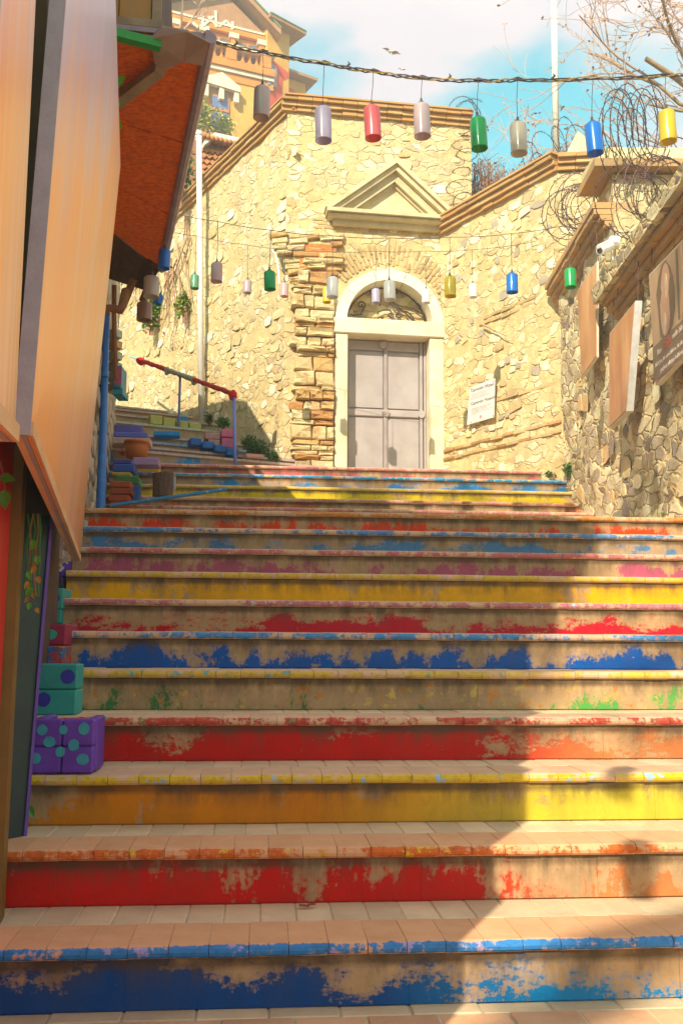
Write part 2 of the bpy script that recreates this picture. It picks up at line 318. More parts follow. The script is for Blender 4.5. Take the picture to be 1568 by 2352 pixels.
NP = {1: ((.0, .20, .55), (.35, .3, .6)), 2: ((.62, .12, .01), (.68, .48, .01)), 3: ((.68, .46, .01), (.25, .5, .72)), 4: ((.5, .05, .03), (.1, .3, .16)),
      5: ((.62, .42, .05), (.08, .35, .4)), 6: ((.03, .25, .58), (.6, .2, .12)), 7: ((.5, .16, .2), (.35, .5, .62)), 8: ((.62, .42, .03), (.4, .38, .55)),
      9: ((.55, .14, .16), (.4, .3, .4)), 10: ((.06, .24, .55), (.3, .4, .4)), 11: ((.6, .22, .03), (.66, .4, .04)), 12: ((.5, .2, .25), (.4, .3, .35)), 13: ((.55, .2, .2), (.6, .1, .02)),
      14: ((.5, .2, .16), (.6, .3, .05)), 15: ((.6, .42, .04), (.4, .3, .15)), 16: ((.0, .3, .62), (.6, .5, .1)), 17: ((.55, .18, .2), (.6, .25, .1))}
MORT = mat('pale_grout', (.68, .54, .36), (.42, .33, .24), 10, .95, .4, 0)
TILE = mat('clay_tile', (.70, .40, .22), (.60, .32, .17), 7, .7, .3, .22, dirt=.12)
TILEC = mat('cream_tile', (.70, .54, .34), (.60, .44, .27), 7, .75, .3, .12, dirt=.15)
stairs = thing('stairway', (0, 2.9, 0), kind='structure')
prof = [(-.018, 0), (.195, 0), (.195, -.018), (-.002, -.018), (-.002, -.036), (-.020, -.036), (-.030, -.028), (-.033, -.018), (-.030, -.008)]
def tile_mesh(name, w, m):
    b = MB(); k = len(prof)
    vs = [(-w / 2, y, z) for y, z in prof] + [(w / 2, y, z) for y, z in prof]
    fs = [(i, (i + 1) % k, k + (i + 1) % k, k + i) for i in range(k)]
    cap = [(0, 1, 2, 3), (0, 3, 8), (3, 4, 5, 8), (8, 5, 6, 7)]
    fs += [tuple(reversed(c)) for c in cap] + [tuple(k + i for i in c) for c in cap]
    b.add(vs, fs); me = b.mesh(name, m); return me
def boxmesh(name, x0, x1, y0, y1, z0, z1, m, bev=.003):
    import bmesh
    me = MB().box(x0, x1, y0, y1, z0, z1).mesh(name, m); bm = bmesh.new(); bm.from_mesh(me)
    if bev: bmesh.ops.bevel(bm, geom=bm.edges[:], offset=bev, segments=1, affect='EDGES')
    bm.to_mesh(me); bm.free(); return me
nt = 0; TW = .112
for k in range(1, 18):
    Y = zc[k]; lev = k * H; nxt = zc[k + 1] if k < 17 else 13.6
    Wm = Matrix.Translation((0, Y, lev)) @ Matrix.Rotation(YAW, 4, 'Z'); inv = Wm.inverted()
    xl = row(Y) + (.0 if k < 12 else .05); xr = 2.62
    if k == 1: xl = -1.6
    if k == 2: xl = -1.13
    dep = nxt - Y + .06
    b = MB(); b.box(xl, xr, 0, dep, -H - (.1 if k < 17 else 1), -.003, 0)
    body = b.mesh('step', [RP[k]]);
    body.materials.append(MORT)
    for p in body.polygons:
        if p.normal.z > .9: p.material_index = 1
    st = link('step', body, stairs, world=Wm)
    nm = nosing_mat('nosing_%s' % RP[k].name.split('_')[1], NP[k][0], NP[k][1], k, thr=.40 if k in (1, 3, 8, 15, 16) else .46, **({'clay_c': ((.72, .40, .22), (.62, .32, .16))} if k <= 2 else {}))
    tm = tile_mesh('nosing_tile', TW - .002, nm)
    n = int((xr - xl) / TW); sep = k <= 8
    loose = MB()
    for i in range(n):
        x = xl + (i + .5) * TW; dz = R.uniform(-.001, .001); dy = R.uniform(-.003, .003)
        if k == 8 and 1238 < 784 + (x) / Y * 2219 < 1262: continue
        Wt = Wm @ Matrix.Translation((x, dy, dz)) @ Matrix.Rotation(R.uniform(-.008, .008), 4, 'Z')
        if sep: link('nosing_tile', tm, st, world=Wt)
        else:
            M4 = inv @ Wt; loose.add([M4 @ v.co for v in tm.vertices], [tuple(p.vertices) for p in tm.polygons])
    if not sep: link('nosing_tiles', loose.mesh('nosing_tiles', nm), st, kind='stuff', world=Wm)
    # riser slabs
    RW = .2; rm = boxmesh('riser_slab', -RW / 2 + .0001, RW / 2 - .0001, -.008, .004, -H + .004, -.038, RP[k], .0006)
    m = int((xr - xl) / RW); loose = MB()
    for i in range(m):
        x = xl + (i + .5) * RW
        Wt = Wm @ Matrix.Translation((x, R.uniform(-.0012, .0012), 0)) @ Matrix.Rotation(R.uniform(-.004, .004), 4, 'Z')
        link('riser_slab', rm, st, world=Wt)
    # back row of tread tiles
    if k <= 4:
        t2 = boxmesh('tread_tile', -TW / 2 + .002, TW / 2 - .002, .198, dep - .065, -.02, 0, TILEC if k != 1 else TILEC)
        for i in range(n):
            link('tread_tile', t2, st, world=Wm @ Matrix.Translation((xl + (i + .5) * TW + .03, 0, R.uniform(-.0012, .0005))))
    else:
        lo = MB(); rows = max(1, int((dep - .2) / .22)); rd = (dep - .2) / rows
        for j in range(rows):
            for i in range(n): x = xl + i * TW; lo.box(x + .003, x + TW - .003, .2 + j * rd, .2 + (j + 1) * rd - .005, -.02, R.uniform(-.003, .001))
        link('tread_tiles', lo.mesh('tread_tiles', TILEC), st, kind='stuff', world=Wm)
# broken lip of step 8: crumbled mortar
# floor paving
flo = thing('pavement', (0, 2, 0), kind='structure')
Wf = Matrix.Translation((0, 2.91, 0)) @ Matrix.Rotation(YAW, 4, 'Z')
link('paving_bed', MB().box(-4, 4, -9, .02, -.15, -.003).mesh('paving_bed', MORT), flo, world=Wf)
fw = .2
for j in range(4):
    dd = .08 if j == 0 else .22; y1 = -.0 - (0 if j == 0 else .08 + (j - 1) * .22)
    fm = boxmesh('paving_tile', -fw / 2 + .003, fw / 2 - .003, y1 - dd + .005, y1, -.03, 0, TILEC if j == 0 else TILE)
    for i in range(16):
        link('paving_tile', fm, flo, world=Wf @ Matrix.Translation((-1.5 + i * fw + (.07 * j) % .2, 0, R.uniform(-.002, .002))))
lo = MB()
for j in range(30):
    for i in range(38): lo.box(-3.8 + i * fw + .004 + (.07 * j) % .2, -3.8 + i * fw + fw - .004 + (.07 * j) % .2, -.76 - (j + 1) * .22 + .008, -.76 - j * .22, -.03, R.uniform(-.002, .002))
link('paving_tiles', lo.mesh('paving_tiles', TILE), flo, kind='stuff', world=Wf)
# ground: a hillside sheet under everything
def ground_h(x, y):
    if y < 3: g = -.12
    elif y < 13: g = max(-.12, (y - 3.4) * .27 - .5)
    else: g = 2.0 + (y - 13) * .35
    if y > 60: g = 18.5
    return g
g = MB(); xs = [-600, -60, -30, -15, -8, -4, -1.5, 0, 1.5, 4, 8, 15, 30, 60, 600]; ys = [-600, -60, -12, 0, 3, 5, 7, 9, 11, 13, 15, 18, 25, 35, 60, 200, 700]
g.add([(x, y, ground_h(x, y)) for y in ys for x in xs], [(j * len(xs) + i, j * len(xs) + i + 1, (j + 1) * len(xs) + i + 1, (j + 1) * len(xs) + i) for j in range(len(ys) - 1) for i in range(len(xs) - 1)])
link('ground', g.mesh('ground', mat('earth', (.2, .14, .08), (.1, .09, .04), 2, .95, .5, 0)), kind='structure')

# upper flight, turned to the left
def updir(): return Vector((-.532, .846, 0))
fl2 = thing('upper_stairway', (-2, 12.5, 3), kind='structure')
SA = Frame((-.70, 12.45), .532, -.846)
u_t = math.atan2(.45, 1)
nm2 = [(.55, .3, .2), (.5, .27, .22), (.1, .3, .55), (.55, .35, .2), (.45, .5, .25), (.5, .4, .3), (.5, .32, .25), (.45, .35, .3)]
starts = [(640, 1340, 18), (600, 1324, 19), (520, 1301, 20), (490, 1280, 21), (478, 1247, 22), (440, 1222, 23.5), (420, 1205, 25), (400, 1195, 26.5)]
for i, (fx, fy, lv) in enumerate(starts):
    q = PZ(fx / 1.2755, fy / 1.2755, lv * H)
    Wm = Matrix.Translation(q) @ Matrix.Rotation(u_t, 4, 'Z')
    c = nm2[i]; rmx = paint('upper_riser_%d' % i, (.02, .25, .6) if i in (0, 1, 3) else ((.6, .2, .05) if i in (2, 6) else c), (.6, .12, .05), None, .56, .1, 0, 20 + i, 6, .68, base=(.48, .33, .2), lip=0)
    body = MB().box(-2.6, 1.75 - i * .15, 0, 3, -.8, -.03).mesh('step', [rmx]); s2 = link('step', body, fl2, world=Wm)
    lo = MB()
    for j in range(18):
        x = -2.6 + j * .24
        if x + .24 > 1.75 - i * .15: break
        lo.box(x + .003, x + .237, -.03, .3, -.03, R.uniform(-.003, .002))
    link('nosing_tiles', lo.mesh('nosing_tiles', flat('upper_nosing_%d' % i, tuple(.6 * k + .4 * .5 for k in c), .7)), s2, kind='stuff', world=Wm)
# ---------------- walls ----------------
FC = Frame((0, 12.55), 1, .15); FD = Frame((1.34, 12.75), 1.22, -1.85); FE = Frame((2.55, 10.9), 0, -1); FA = SA
def stone_proto(i):
    r = random.Random(100 + i); k = r.randint(7, 10); ps = []
    for j in range(k):
        a = 2 * math.pi * (j + r.uniform(-.25, .25)) / k; rr = r.uniform(.8, 1.05)
        x, y = math.cos(a), math.sin(a); s = 1 / max(abs(x), abs(y)) ** .8; ps.append((x * s * .5 * rr, y * s * .5 * rr))
    vs = [(x, y, -.3) for x, y in ps] + [(x * .97, y * .97, .45) for x, y in ps] + [(x * .86 + r.uniform(-.03, .03), y * .86 + r.uniform(-.03, .03), .95 + r.uniform(-.3, .12)) for x, y in ps] + [(0, 0, 1.05)]
    fs = []
    for j in range(k):
        n = (j + 1) % k; fs += [(j, n, k + n, k + j), (k + j, k + n, 2 * k + n, 2 * k + j), (2 * k + j, 2 * k + n, 3 * k)]
    return vs, fs
PROTO = [stone_proto(i) for i in range(14)]
def block_proto(i):
    r = random.Random(300 + i); j = lambda a: r.uniform(-a, a)
    c = [(-.5 + j(.05), -.5 + j(.09)), (-.1 + j(.1), -.5 + j(.05)), (.5 + j(.05), -.5 + j(.09)), (.5 + j(.03), j(.2)), (.5 + j(.05), .5 + j(.09)), (j(.2), .5 + j(.05)), (-.5 + j(.05), .5 + j(.09)), (-.5 + j(.03), j(.2))]
    k = 8; vs = [(x, y, -.4) for x, y in c] + [(x, y, .7 + j(.1)) for x, y in c] + [(x * .86 + j(.02), y * .8 + j(.02), 1 + j(.22)) for x, y in c] + [(j(.1), j(.1), 1 + j(.15))]
    fs = []
    for a in range(k):
        n = (a + 1) % k; fs += [(a, n, k + n, k + a), (k + a, k + n, 2 * k + n, 2 * k + a), (2 * k + a, 2 * k + n, 3 * k)]
    return vs, fs
BLOCKS = [block_proto(i) for i in range(14)]
def stone_meshes(m, protos=None):
    out = []
    if protos: return [MB().add(v, f).mesh('stone', m) for v, f in protos]
    for v, f in PROTO:
        me = MB().add(v, f).mesh('stone', m, m is not ST_E); out.append(me)
    return out
def rubble(parent, F, u0, u1, vtop, vbot, m, ok, cap=300, row_h=(.13, .24), asp=(.9, 2.1), proud=(.012, .035), fill=.9, tilt=.1, seed=1, size_bias=1, smallok=True):
    r = random.Random(seed); S = []; v = vbot
    while v < vtop:
        h = r.uniform(*row_h); u = u0 + r.uniform(-.2, 0)
        while u < u1:
            ww = h * r.uniform(*asp); hh = h * r.uniform(.75, 1.02)
            cu, cv = u + ww / 2, v + h / 2 + r.uniform(-.03, .03)
            if r.random() < fill and ok(cu, cv, ww, hh): S.append((cu, cv, ww * .94, hh * .92, r.uniform(*proud), r.uniform(-tilt, tilt), r.randrange(14)))
            u += ww
        v += h * .97
    S.sort(key=lambda s: -s[2] * s[3]); ms = stone_meshes(m)
    for s in S[:cap]: link('stone', ms[s[6]], parent, world=F.mat(s[0], s[1], 0, s[5], s[2], s[3], s[4]))
    rest = S[cap:]
    if rest:
        b = MB()
        for s in rest:
            M4 = F.mat(s[0], s[1], 0, s[5], s[2], s[3], s[4]); v_, f_ = PROTO[s[6]]; b.add([M4 @ Vector(q) for q in v_], f_)
        link('small_stones', b.mesh('small_stones', m, True), parent, kind='stuff')
    return len(S)
def relief_wall(name, F, u0, u1, v0, top, m, parent, amp=.03, step=.09, hole=None, thick=.5, extra=None):
    """plaster face as a fine uneven grid, closed by a plain body behind it"""
    b = MB(); nu = max(2, int((u1 - u0) / step)); vmax = max(top(u0), top(u1), top((u0 + u1) / 2)); nv = max(2, int((vmax - v0) / step))
    idx = {}
    for j in range(nv + 1):
        for i in range(nu + 1):
            u = u0 + (u1 - u0) * i / nu; v = v0 + (top(u) - v0) * j / nv; q = F.p(u, v)
            n = mnoise.noise(q * 1.7) * amp + mnoise.noise(q * 5) * amp * .6 + mnoise.noise(q * 13) * amp * .3
            if extra: n += extra(u, v)
            n *= max(0, min(1, (u - u0) / .15, (u1 - u) / .15))
            idx[i, j] = len(b.v); b.v.append(F.p(u, v, n))
    for j in range(nv):
        for i in range(nu):
            uc = u0 + (u1 - u0) * (i + .5) / nu; vc = v0 + (top(uc) - v0) * (j + .5) / nv
            if hole and hole(uc, vc): continue
            b.f.append((idx[i, j], idx[i + 1, j], idx[i + 1, j + 1], idx[i, j + 1])); b.m.append(0)
    return b.build(name, m, parent, smooth=True, fix=False)
# --- facade with the door
fw_ = thing('chapel_facade', FC.p(.5, 2), 'cream stone gable wall with the grey double door under a pediment', 'wall')
dl, _ = FC.px(797, 900); dr, _ = FC.px(985, 900); _, dt = FC.px(891, 772); fl, _ = FC.px(768, 900); fr, _ = FC.px(1018, 900)
cu, cvv = FC.px(893, 742); ro = (fr - fl) / 2; ri = ro - .155; bt = FC.px(893, 738)[1]; bb = FC.px(893, 773)[1]
cu = (fl + fr) / 2
LV = 17 * H
xL = FC.px(660, 245)[0]; xR = FC.px(1081, 290)[0]; tL = FC.px(660, 252)[1]; tR = FC.px(1080, 296)[1]; TOPC = (tL + tR) / 2
def in_open(u, v, m=0):
    return (fl - m < u < fr + m and v < bb + .02) or (bb <= v and (u - cu) ** 2 + (max(0, v - cvv)) ** 2 < (ro + m) ** 2 and fl - m < u < fr + m)
relief_wall('plaster', FC, xL, xR, 1.6, lambda u: TOPC, CREAM, fw_, .022, .07, hole=lambda u, v: in_open(u, v, -.05))
# structural body: left, right, over the arch
b = MB(); b.fbox(FC, xL + .05, fl + .03, 1.6, TOPC, -.5, -.06); b.fbox(FC, fr - .03, xR, 1.6, TOPC, -.5, -.06); b.fbox(FC, fl + .03, fr - .03, cvv + ro - .03, TOPC, -.5, -.06); b.build('body', CREAM, fw_)
# recess back of the fanlight
b = MB(); b.fbox(FC, fl + .03, fr - .03, bb, cvv + ro, -.42, -.27); b.build('fanlight_back', CREAM, fw_)
rubble(fw_, FC.__class__(FC.p(0, 0, -.27), FC.U.x, FC.U.y), fl + .1, fr - .1, cvv + ri, bt, ST_D, lambda u, v, w_, h_: (u - cu) ** 2 + (v - cvv) ** 2 < (ri + .05) ** 2, 40, (.09, .15), (1.2, 2.6), (.01, .03), .9, .05, 5)
# arch ring in segments
def ring(parent, name, F, c, r0, r1, a0, a1, n0, n1, m, seg=3, bevel=0):
    po = [(c[0] + r1 * math.cos(a0 + (a1 - a0) * i / seg), c[1] + r1 * math.sin(a0 + (a1 - a0) * i / seg)) for i in range(seg + 1)]
    pi = [(c[0] + r0 * math.cos(a1 - (a1 - a0) * i / seg), c[1] + r0 * math.sin(a1 - (a1 - a0) * i / seg)) for i in range(seg + 1)]
    return MB().prism(F, po + pi, n0, n1).build(name, m, parent)
for i in range(5):
    a0, a1 = math.pi * i / 5 + .006, math.pi * (i + 1) / 5 - .006
    ring(fw_, 'arch_stone', FC, (cu, cvv), ri, ro, a0, a1, -.26, .05, MARBLE2, 7)
    ring(fw_, 'arch_moulding', FC, (cu, cvv), ri - .0, ri + .03, a0, a1, .052, .062, MARBLE2, 7)
for s, (a, c_) in enumerate(((fl, fl + ro - ri), (fr - (ro - ri), fr))):
    MB().fbox(FC, a, c_, bt + .003, cvv - .003, -.26, .05).build('arch_foot', MARBLE2, fw_)
MB().fbox(FC, fl - .02, fr + .02, bb, bt, -.26, .085).build('lintel', MARBLE, fw_, bevel=.012, jag=.008)
MB().fbox(FC, fl, dl, LV - .4, bb - .003, -.3, .055).build('jamb', MARBLE, fw_, bevel=.01)
MB().fbox(FC, dr, fr, LV - .4, bb - .003, -.3, .055).build('jamb', MARBLE, fw_, bevel=.01)
# voussoir bricks
bm1 = boxmesh('brick', -.5, .5, -.5, .5, 0, 1, ARCHB, .06)
for i in range(31):
    a = math.radians(28 + i * 3.65)
    if a > math.radians(141): break
    long = i % 2
    for (r0, r1) in ([(ro + .09, ro + .23), (ro + .245, ro + .38)] if long else [(ro + .07, ro + .16), (ro + .175, ro + .36)]):
        rm_ = (r0 + r1) / 2
        link('brick', bm1, fw_, world=FC.mat(cu + rm_ * math.cos(a), cvv + rm_ * math.sin(a), -.01, a + math.pi / 2 + R.uniform(-.03, .03), .032 * (1 + .5 * (rm_ - ro)), r1 - r0, R.uniform(.02, .032)))
def ped_pt(x, y): return FC.px(x, y, .1)
# faint brick courses between arch and pediment
for j in range(3):
    vv = FC.px(890, 532 - j * 9)[1]
    for i in range(15):
        u = fl - .25 + i * .155 + (j % 2) * .07
        if R.random() < .6: link('brick', bm1, fw_, world=FC.mat(u, vv, -.012, R.uniform(-.02, .02), .13, .035, .022))
# stones of the facade
pL, pA, pR, pB = ped_pt(745, 474), ped_pt(907, 372), ped_pt(1049, 487), ped_pt(893, 528)
def okC(u, v, w_, h_):
    if u - w_ / 2 < xL or u + w_ / 2 > xR - .02 or v + h_ / 2 > TOPC - .18: return False
    if in_open(u, v, .1 + w_ / 2): return False
    if v < pB[1] + .1 and (u - cu) ** 2 + (v - cvv) ** 2 < (ro + .42) ** 2 and v > cvv: return False
    if u < pR[0] + .05 and u > pL[0] - .05 and pB[1] - .15 < v < pA[1] + .08:
        t = (u - pL[0]) / (pA[0] - pL[0]) if u < pA[0] else (pR[0] - u) / (pR[0] - pA[0])
        if v < pL[1] + t * (pA[1] - pL[1]) + .1: return False
    if v < 5.4 and u < fl + .05: return False
    if u > FC.px(1020, 600)[0] and v < 6.3: return False
    return R.random() < .42
rubble(fw_, FC, xL, xR, TOPC - .1, 4.2, ST_C, okC, 230, (.10, .2), (.8, 1.9), (-.004, .011), .7, .15, 11)
# pediment
pd = thing('pediment', FC.p(pA[0], pL[1]), 'cream triangular stone pediment projecting above the arched doorway', 'pediment')
uL, uR = pL[0], pR[0]; vb, vt = pL[1], pL[1] + .0
yb0 = FC.px(893, 521, .1)[1]; yb1 = FC.px(893, 486, .2)[1]
MB().fbox(FC, uL + .12, uR - .1, yb0, yb0 + .07, -.02, .09).build('bed_moulding', PEDI, pd)
MB().fbox(FC, uL + .05, uR - .04, yb0 + .07, yb1 - .05, -.02, .19).build('cornice', PEDI, pd, bevel=.015)
MB().fbox(FC, uL + .02, uR - .01, yb1 - .05, yb1, -.02, .235).build('fillet', PEDI, pd)
ax, ay = pA; base = yb1 + .002
def rake(nm, inset, th, n1, mt):
    # both slopes as closed bars of the given thickness below an outer line that is inset from the top
    for sgn, ux in ((-1, uL), (1, uR)):
        dx, dy = (ax - ux), (ay - base); l = math.hypot(dx, dy); k = inset * l / abs(dx); k2 = (inset + th) * l / abs(dx)
        o1 = (ux, base - k + .0); o2 = (ax, ay - k); o3 = (ax, ay - k2); sl = dy / dx
        P1 = (ux + (k) / sl if inset else ux, base); P4 = (ux + (k2) / sl, base)
        MB().prism(FC, [P1, P4, o3, o2] if sgn < 0 else [P4, P1, o2, o3], -.02, n1).build(nm, mt, pd)
rake('raking_cornice', 0, .055, .235, PEDI); rake('raking_cornice', .058, .06, .185, PEDI); rake('raking_moulding', .12, .1, .11, PEDI); rake('raking_moulding', .222, .03, .05, PEDI)
MB().prism(FC, [(uL + .3, base), (uR - .3, base), (ax, ay - .3)], -.02, .012).build('tympanum', PEDI, pd)
# door
door = thing('double_door', FC.p((dl + dr) / 2, LV), 'grey metal double door with four plain panels in the arched marble doorway', 'door')
DG = mat('grey_door', (.33, .28, .28), (.40, .35, .35), 3, .5, .15, .03, dirt=.15); DG2 = mat('grey_door_rail', (.42, .36, .35), (.34, .28, .28), 5, .45, .15, 0)
dn = -.2; mid = (dl + dr) / 2 - .005; lw = .06
MB().fbox(FC, dl, dr, LV - .3, dt + .02, dn - .06, dn).build('door_leaf_sheet', DG, door)
rail0 = FC.px(880, 958, dn)[1]; rail1 = FC.px(880, 942, dn)[1]
for x0, x1 in ((dl + .045, mid - .03), (mid + .03, dr - .10)):
    for v0, v1 in ((LV - .3, rail0 - .02), (rail1 + .02, dt - .17)):
        MB().fbox(FC, x0, x1, v0, v1, dn + .002, dn + .018).build('panel', DG, door, bevel=.006)
    MB().fbox(FC, x0 - .01, x1 + .01, rail0, rail1, dn + .002, dn + .035).build('rail', DG2, door, bevel=.01)
    MB().fbox(FC, x0 - .01, x1 + .01, dt - .15, dt - .02, dn + .002, dn + .03).build('rail', DG2, door, bevel=.01)
for x0, x1 in ((mid - .022, mid - .002), (mid + .002, mid + .022), (dr - .09, dr - .05), (dr - .035, dr - .003)):
    MB().fbox(FC, x0, x1, LV - .3, dt - .01, dn + .002, dn + .045).build('stile', DG2, door, bevel=.006)
for x0, vv in ((mid, (rail0 + rail1) / 2), (dr - .07, (rail0 + rail1) / 2), (mid - .04, dt - .08)):
    MB().prism(FC, [(x0 + .05 * math.cos(a * math.pi / 4 + .39), vv + .055 * math.sin(a * math.pi / 4 + .39)) for a in range(8)], dn + .046, dn + .065).build('boss', DG2, door)
q = FC.p(mid - .05, (rail0 + rail1) / 2, dn + .07)
MB().tube([q, q + FC.Nn * .03, q + FC.Nn * .03 + FC.U * .04], .007, 6).build('handle', mat('brass', (.5, .33, .1), None, 20, .4, .1, 0, metal=.8), door)
# iron scrollwork in the fanlight
sw = thing('fanlight_grille', FC.p(cu, bt), 'dark wrought iron scrollwork filling the fanlight above the door', 'grille')
def spiral(u, v, r, a0, turns, sgn=1, tail=None, n=-.2):
    pts = []
    for i in range(22):
        t = i / 21; a = a0 + sgn * turns * 2 * math.pi * t; rr = r * (1 - .85 * t)
        pts.append(FC.p(u + rr * math.cos(a), v + rr * math.sin(a), n))
    if tail:
        pts = [FC.p(*t_, n) for t_ in tail] + pts
    MB().tube(pts, .0105, 5).build('scroll', IRON, sw)
def sp(x, y, rpx, a0, turns, sgn, tail=()):
    u, v = FC.px(x, y, -.2); spiral(u, v, rpx * 12.7 / 2219, a0, turns, sgn, [FC.px(a, b_, -.2) for a, b_ in tail])
sp(829, 700, 10, 0, 1.2, 1, [(803, 722), (812, 724), (828, 722)]); sp(858, 664 + 8, 12, 0, 1.3, 1, [(872, 702), (874, 690)])
sp(905, 670, 11, math.pi, 1.3, -1, [(925, 715), (905, 705), (893, 690)]); sp(948, 672, 10, math.pi / 2, 1.2, -1, [(978, 738), (975, 712), (960, 690), (945, 675)])
sp(830, 738, 9, 0, 1.2, 1, [(850, 748), (845, 735), (838, 728)]); sp(872, 735, 9, 0, 1.1, 1, [(880, 748), (884, 742)])
sp(896, 723, 7, 0, 1.2, -1, [(868, 716), (880, 712), (895, 712)]); sp(915, 723, 7, math.pi, 1.2, 1, [(955, 748), (948, 728), (935, 716), (918, 712)]); sp(948, 740, 8, 0, 1.2, -1, [(975, 740), (970, 722), (950, 708), (920, 703), (897, 690)])
sp(965, 700, 8, 0, 1.1, 1, [(985, 745), (984, 722), (975, 708)])
MB().tube([FC.p(cu + (ri - .02) * math.cos(a * math.pi / 16), cvv + (ri - .02) * math.sin(a * math.pi / 16), -.2) for a in range(17)], .01, 5).build('frame', IRON, sw)
# --- cornice builder: three brick courses stepping out
def cornice(parent, F, u0, u1, v, wide=.11, mats_=(CORN, CORN2, CORN)):
    seg = .21
    ms = [boxmesh('cornice_brick', 0, 1, 0, 1, -.4, 1, m, .0) for m in mats_]
    for j, (dv, th, n1) in enumerate(((0, .055, .045), (.062, .055, .085), (.124, .05, .13))):
        k = int((u1 - u0) / seg)
        for i in range(k + 1):
            a = u0 + i * seg; c_ = min(a + seg - .006, u1)
            if c_ - a < .02: continue
            link('cornice_brick', ms[j], parent, world=F.mat(a, v + dv + R.uniform(-.003, .003), 0, 0, c_ - a, th, (n1 + R.uniform(-.006, .006)) * wide / .11))
cornice(fw_, FC, xL - .08, xR, TOPC - .0)
MB().fbox(FC, xL - .05, xR, TOPC + .176, TOPC + .2, -.5, .15).build('coping', CORN, fw_)
# returned right end of the upper gable
# --- wall A, running back on the left
wA = thing('long_rubble_wall', FA.p(-3, 3), 'long sunlit rubble wall running back beside the upper stairs, topped by a brick cornice', 'wall')
TA = FC.px(660, 252)[1]
relief_wall('plaster', FA, -8, .0, 1.8, lambda u: TA, CREAM, wA, .035, .1)
MB().fbox(FA, -8, .0, 1.8, TA, -.5, -.12).build('body', CREAM, wA)
bar = lambda u, v: v < TA - .12 and u + 0 < -.02
def okA(u, v, w_, h_):
    if not bar(u, v): return False
    if u < -1.6 and v < 5.3: return R.random() < .6
    return R.random() < .33
rubble(wA, FA, -7.6, -.1, TA - .1, 2.6, ST_C, okA, 290, (.10, .21), (.9, 2.2), (-.003, .014), .9, .15, 21)
cornice(wA, FA, -8, .06, TA); MB().fbox(FA, -8, .07, TA + .176, TA + .2, -.5, .15).build('coping', CORN, wA)
# --- ruined brick pier left of the door
pier = thing('ruined_pier', FC.p(fl - .3, LV), 'rough pier of crumbling orange stone and brick blocks left of the door', 'pier')
pl_, pr_ = FC.px(676, 900, .12)[0], fl - .015
b = MB(); b.fbox(FC, pl_ + .06, pr_ - .01, 1.6, FC.px(700, 560)[1], -.05, .04); b.build('core', mat('red_mortar', (.5, .16, .03), (.5, .24, .08), 4, .95, .9, 0, dist=.03), pier, jag=.02)
r = random.Random(5); v = 2.3; pm = stone_meshes(ST_P, BLOCKS); topv = FC.px(700, 655)[1]
while v < topv:
    h = r.choice([.06, .07, .13, .17, .2]); lo_ = pl_ - r.uniform(-.05, .07); u = lo_
    while u < pr_ - .04:
        ww = min(pr_ - u, r.uniform(.14, .3) if h > .1 else r.uniform(.2, .42))
        if pr_ - (u + ww) < .08: ww = pr_ - u
        link('stone' if h > .1 else 'brick', pm[r.randrange(14)], pier, world=FC.mat(u + ww / 2, v + h / 2, .02, r.uniform(-.04, .04), ww * .95, h * .9, r.uniform(.05, .13)))
        u += ww
    v += h
# curved springing courses above the pier
for j in range(9):
    vv = topv + j * .085; sh = -.03 * j - (.06 if j > 4 else 0)
    u = pl_ + sh - .05; end = fl - .12 - (.0 if j < 3 else -.05 + (j - 3) * -.02)
    while u < end:
        ww = r.uniform(.14, .34)
        link('brick', pm[r.randrange(14)], pier, world=FC.mat(min(u + ww / 2, end), vv, .0, .05 * math.sin(j) + (u - pl_) * -.1 + .12, ww, .07, r.uniform(.03, .10)))
        u += ww + .015
MB().tube([FC.p(*FC.px(x, y, .13), .13) for x, y in ((621, 570), (633, 585), (640, 620), (641, 652))], .016, 6).build('bent_white_pipe', flat('white_plastic', (.75, .75, .72), .5), None, 'short bent white pipe sticking out of the cream wall above the pier', 'pipe')
# --- wall D, right of the door
wD = thing('plaque_wall', FD.p(1, 2), 'sunlit rubble wall right of the door, carrying the museum plaque and brick bands', 'wall')
uD1 = 2.216; TD = FD.px(1150, 470)[1]
TD = (FD.px(1020, 548)[1] + FD.px(1290, 372)[1]) / 2
relief_wall('plaster', FD, 0, uD1, 1.8, lambda u: TD, CREAM, wD, .03, .08)
MB().fbox(FD, 0, uD1, 1.8, TD, -.45, -.08).build('body', CREAM, wD)
bands = []
for (x0, y0, x1, y1) in ((1020, 1068, 1290, 975), (1020, 1045, 1290, 955), (1100, 760, 1290, 655), (1110, 745, 1290, 640), (1140, 925, 1290, 868)):
    ua, va = FD.px(x0, y0); ub, vb_ = FD.px(x1, y1); bands.append((ua, ub, (va + vb_) / 2))
bmD = boxmesh('brick', -.5, .5, -.5, .5, -.2, 1, ARCHB, .05); bmD2 = boxmesh('brick', -.5, .5, -.5, .5, -.2, 1, BRICKM, .05)
for j, (ua, ub, vv) in enumerate(bands):
    u = ua
    while u < ub - .1:
        l = R.uniform(.16, .24); l = min(l, ub - u)
        link('brick', bmD2 if (j < 2 and R.random() < .4) else bmD, wD, world=FD.mat(u + l / 2, vv + R.uniform(-.008, .008), .0, R.uniform(-.02, .02), l - .012, .034, R.uniform(.014, .026) if j < 2 else R.uniform(.004, .012))); u += l
def okD(u, v, w_, h_):
    if v > TD - .12 or u < .1 or u + w_ / 2 > uD1: return False
    return all(not (ua - .05 < u < ub + .05 and abs(v - vv) < .03 + h_ / 2) for ua, ub, vv in bands)
rubble(wD, FD, 0, uD1, TD - .1, 2.7, ST_D, okD, 300, (.08, .16), (.8, 1.7), (-.004, .012), .45, .25, 31)
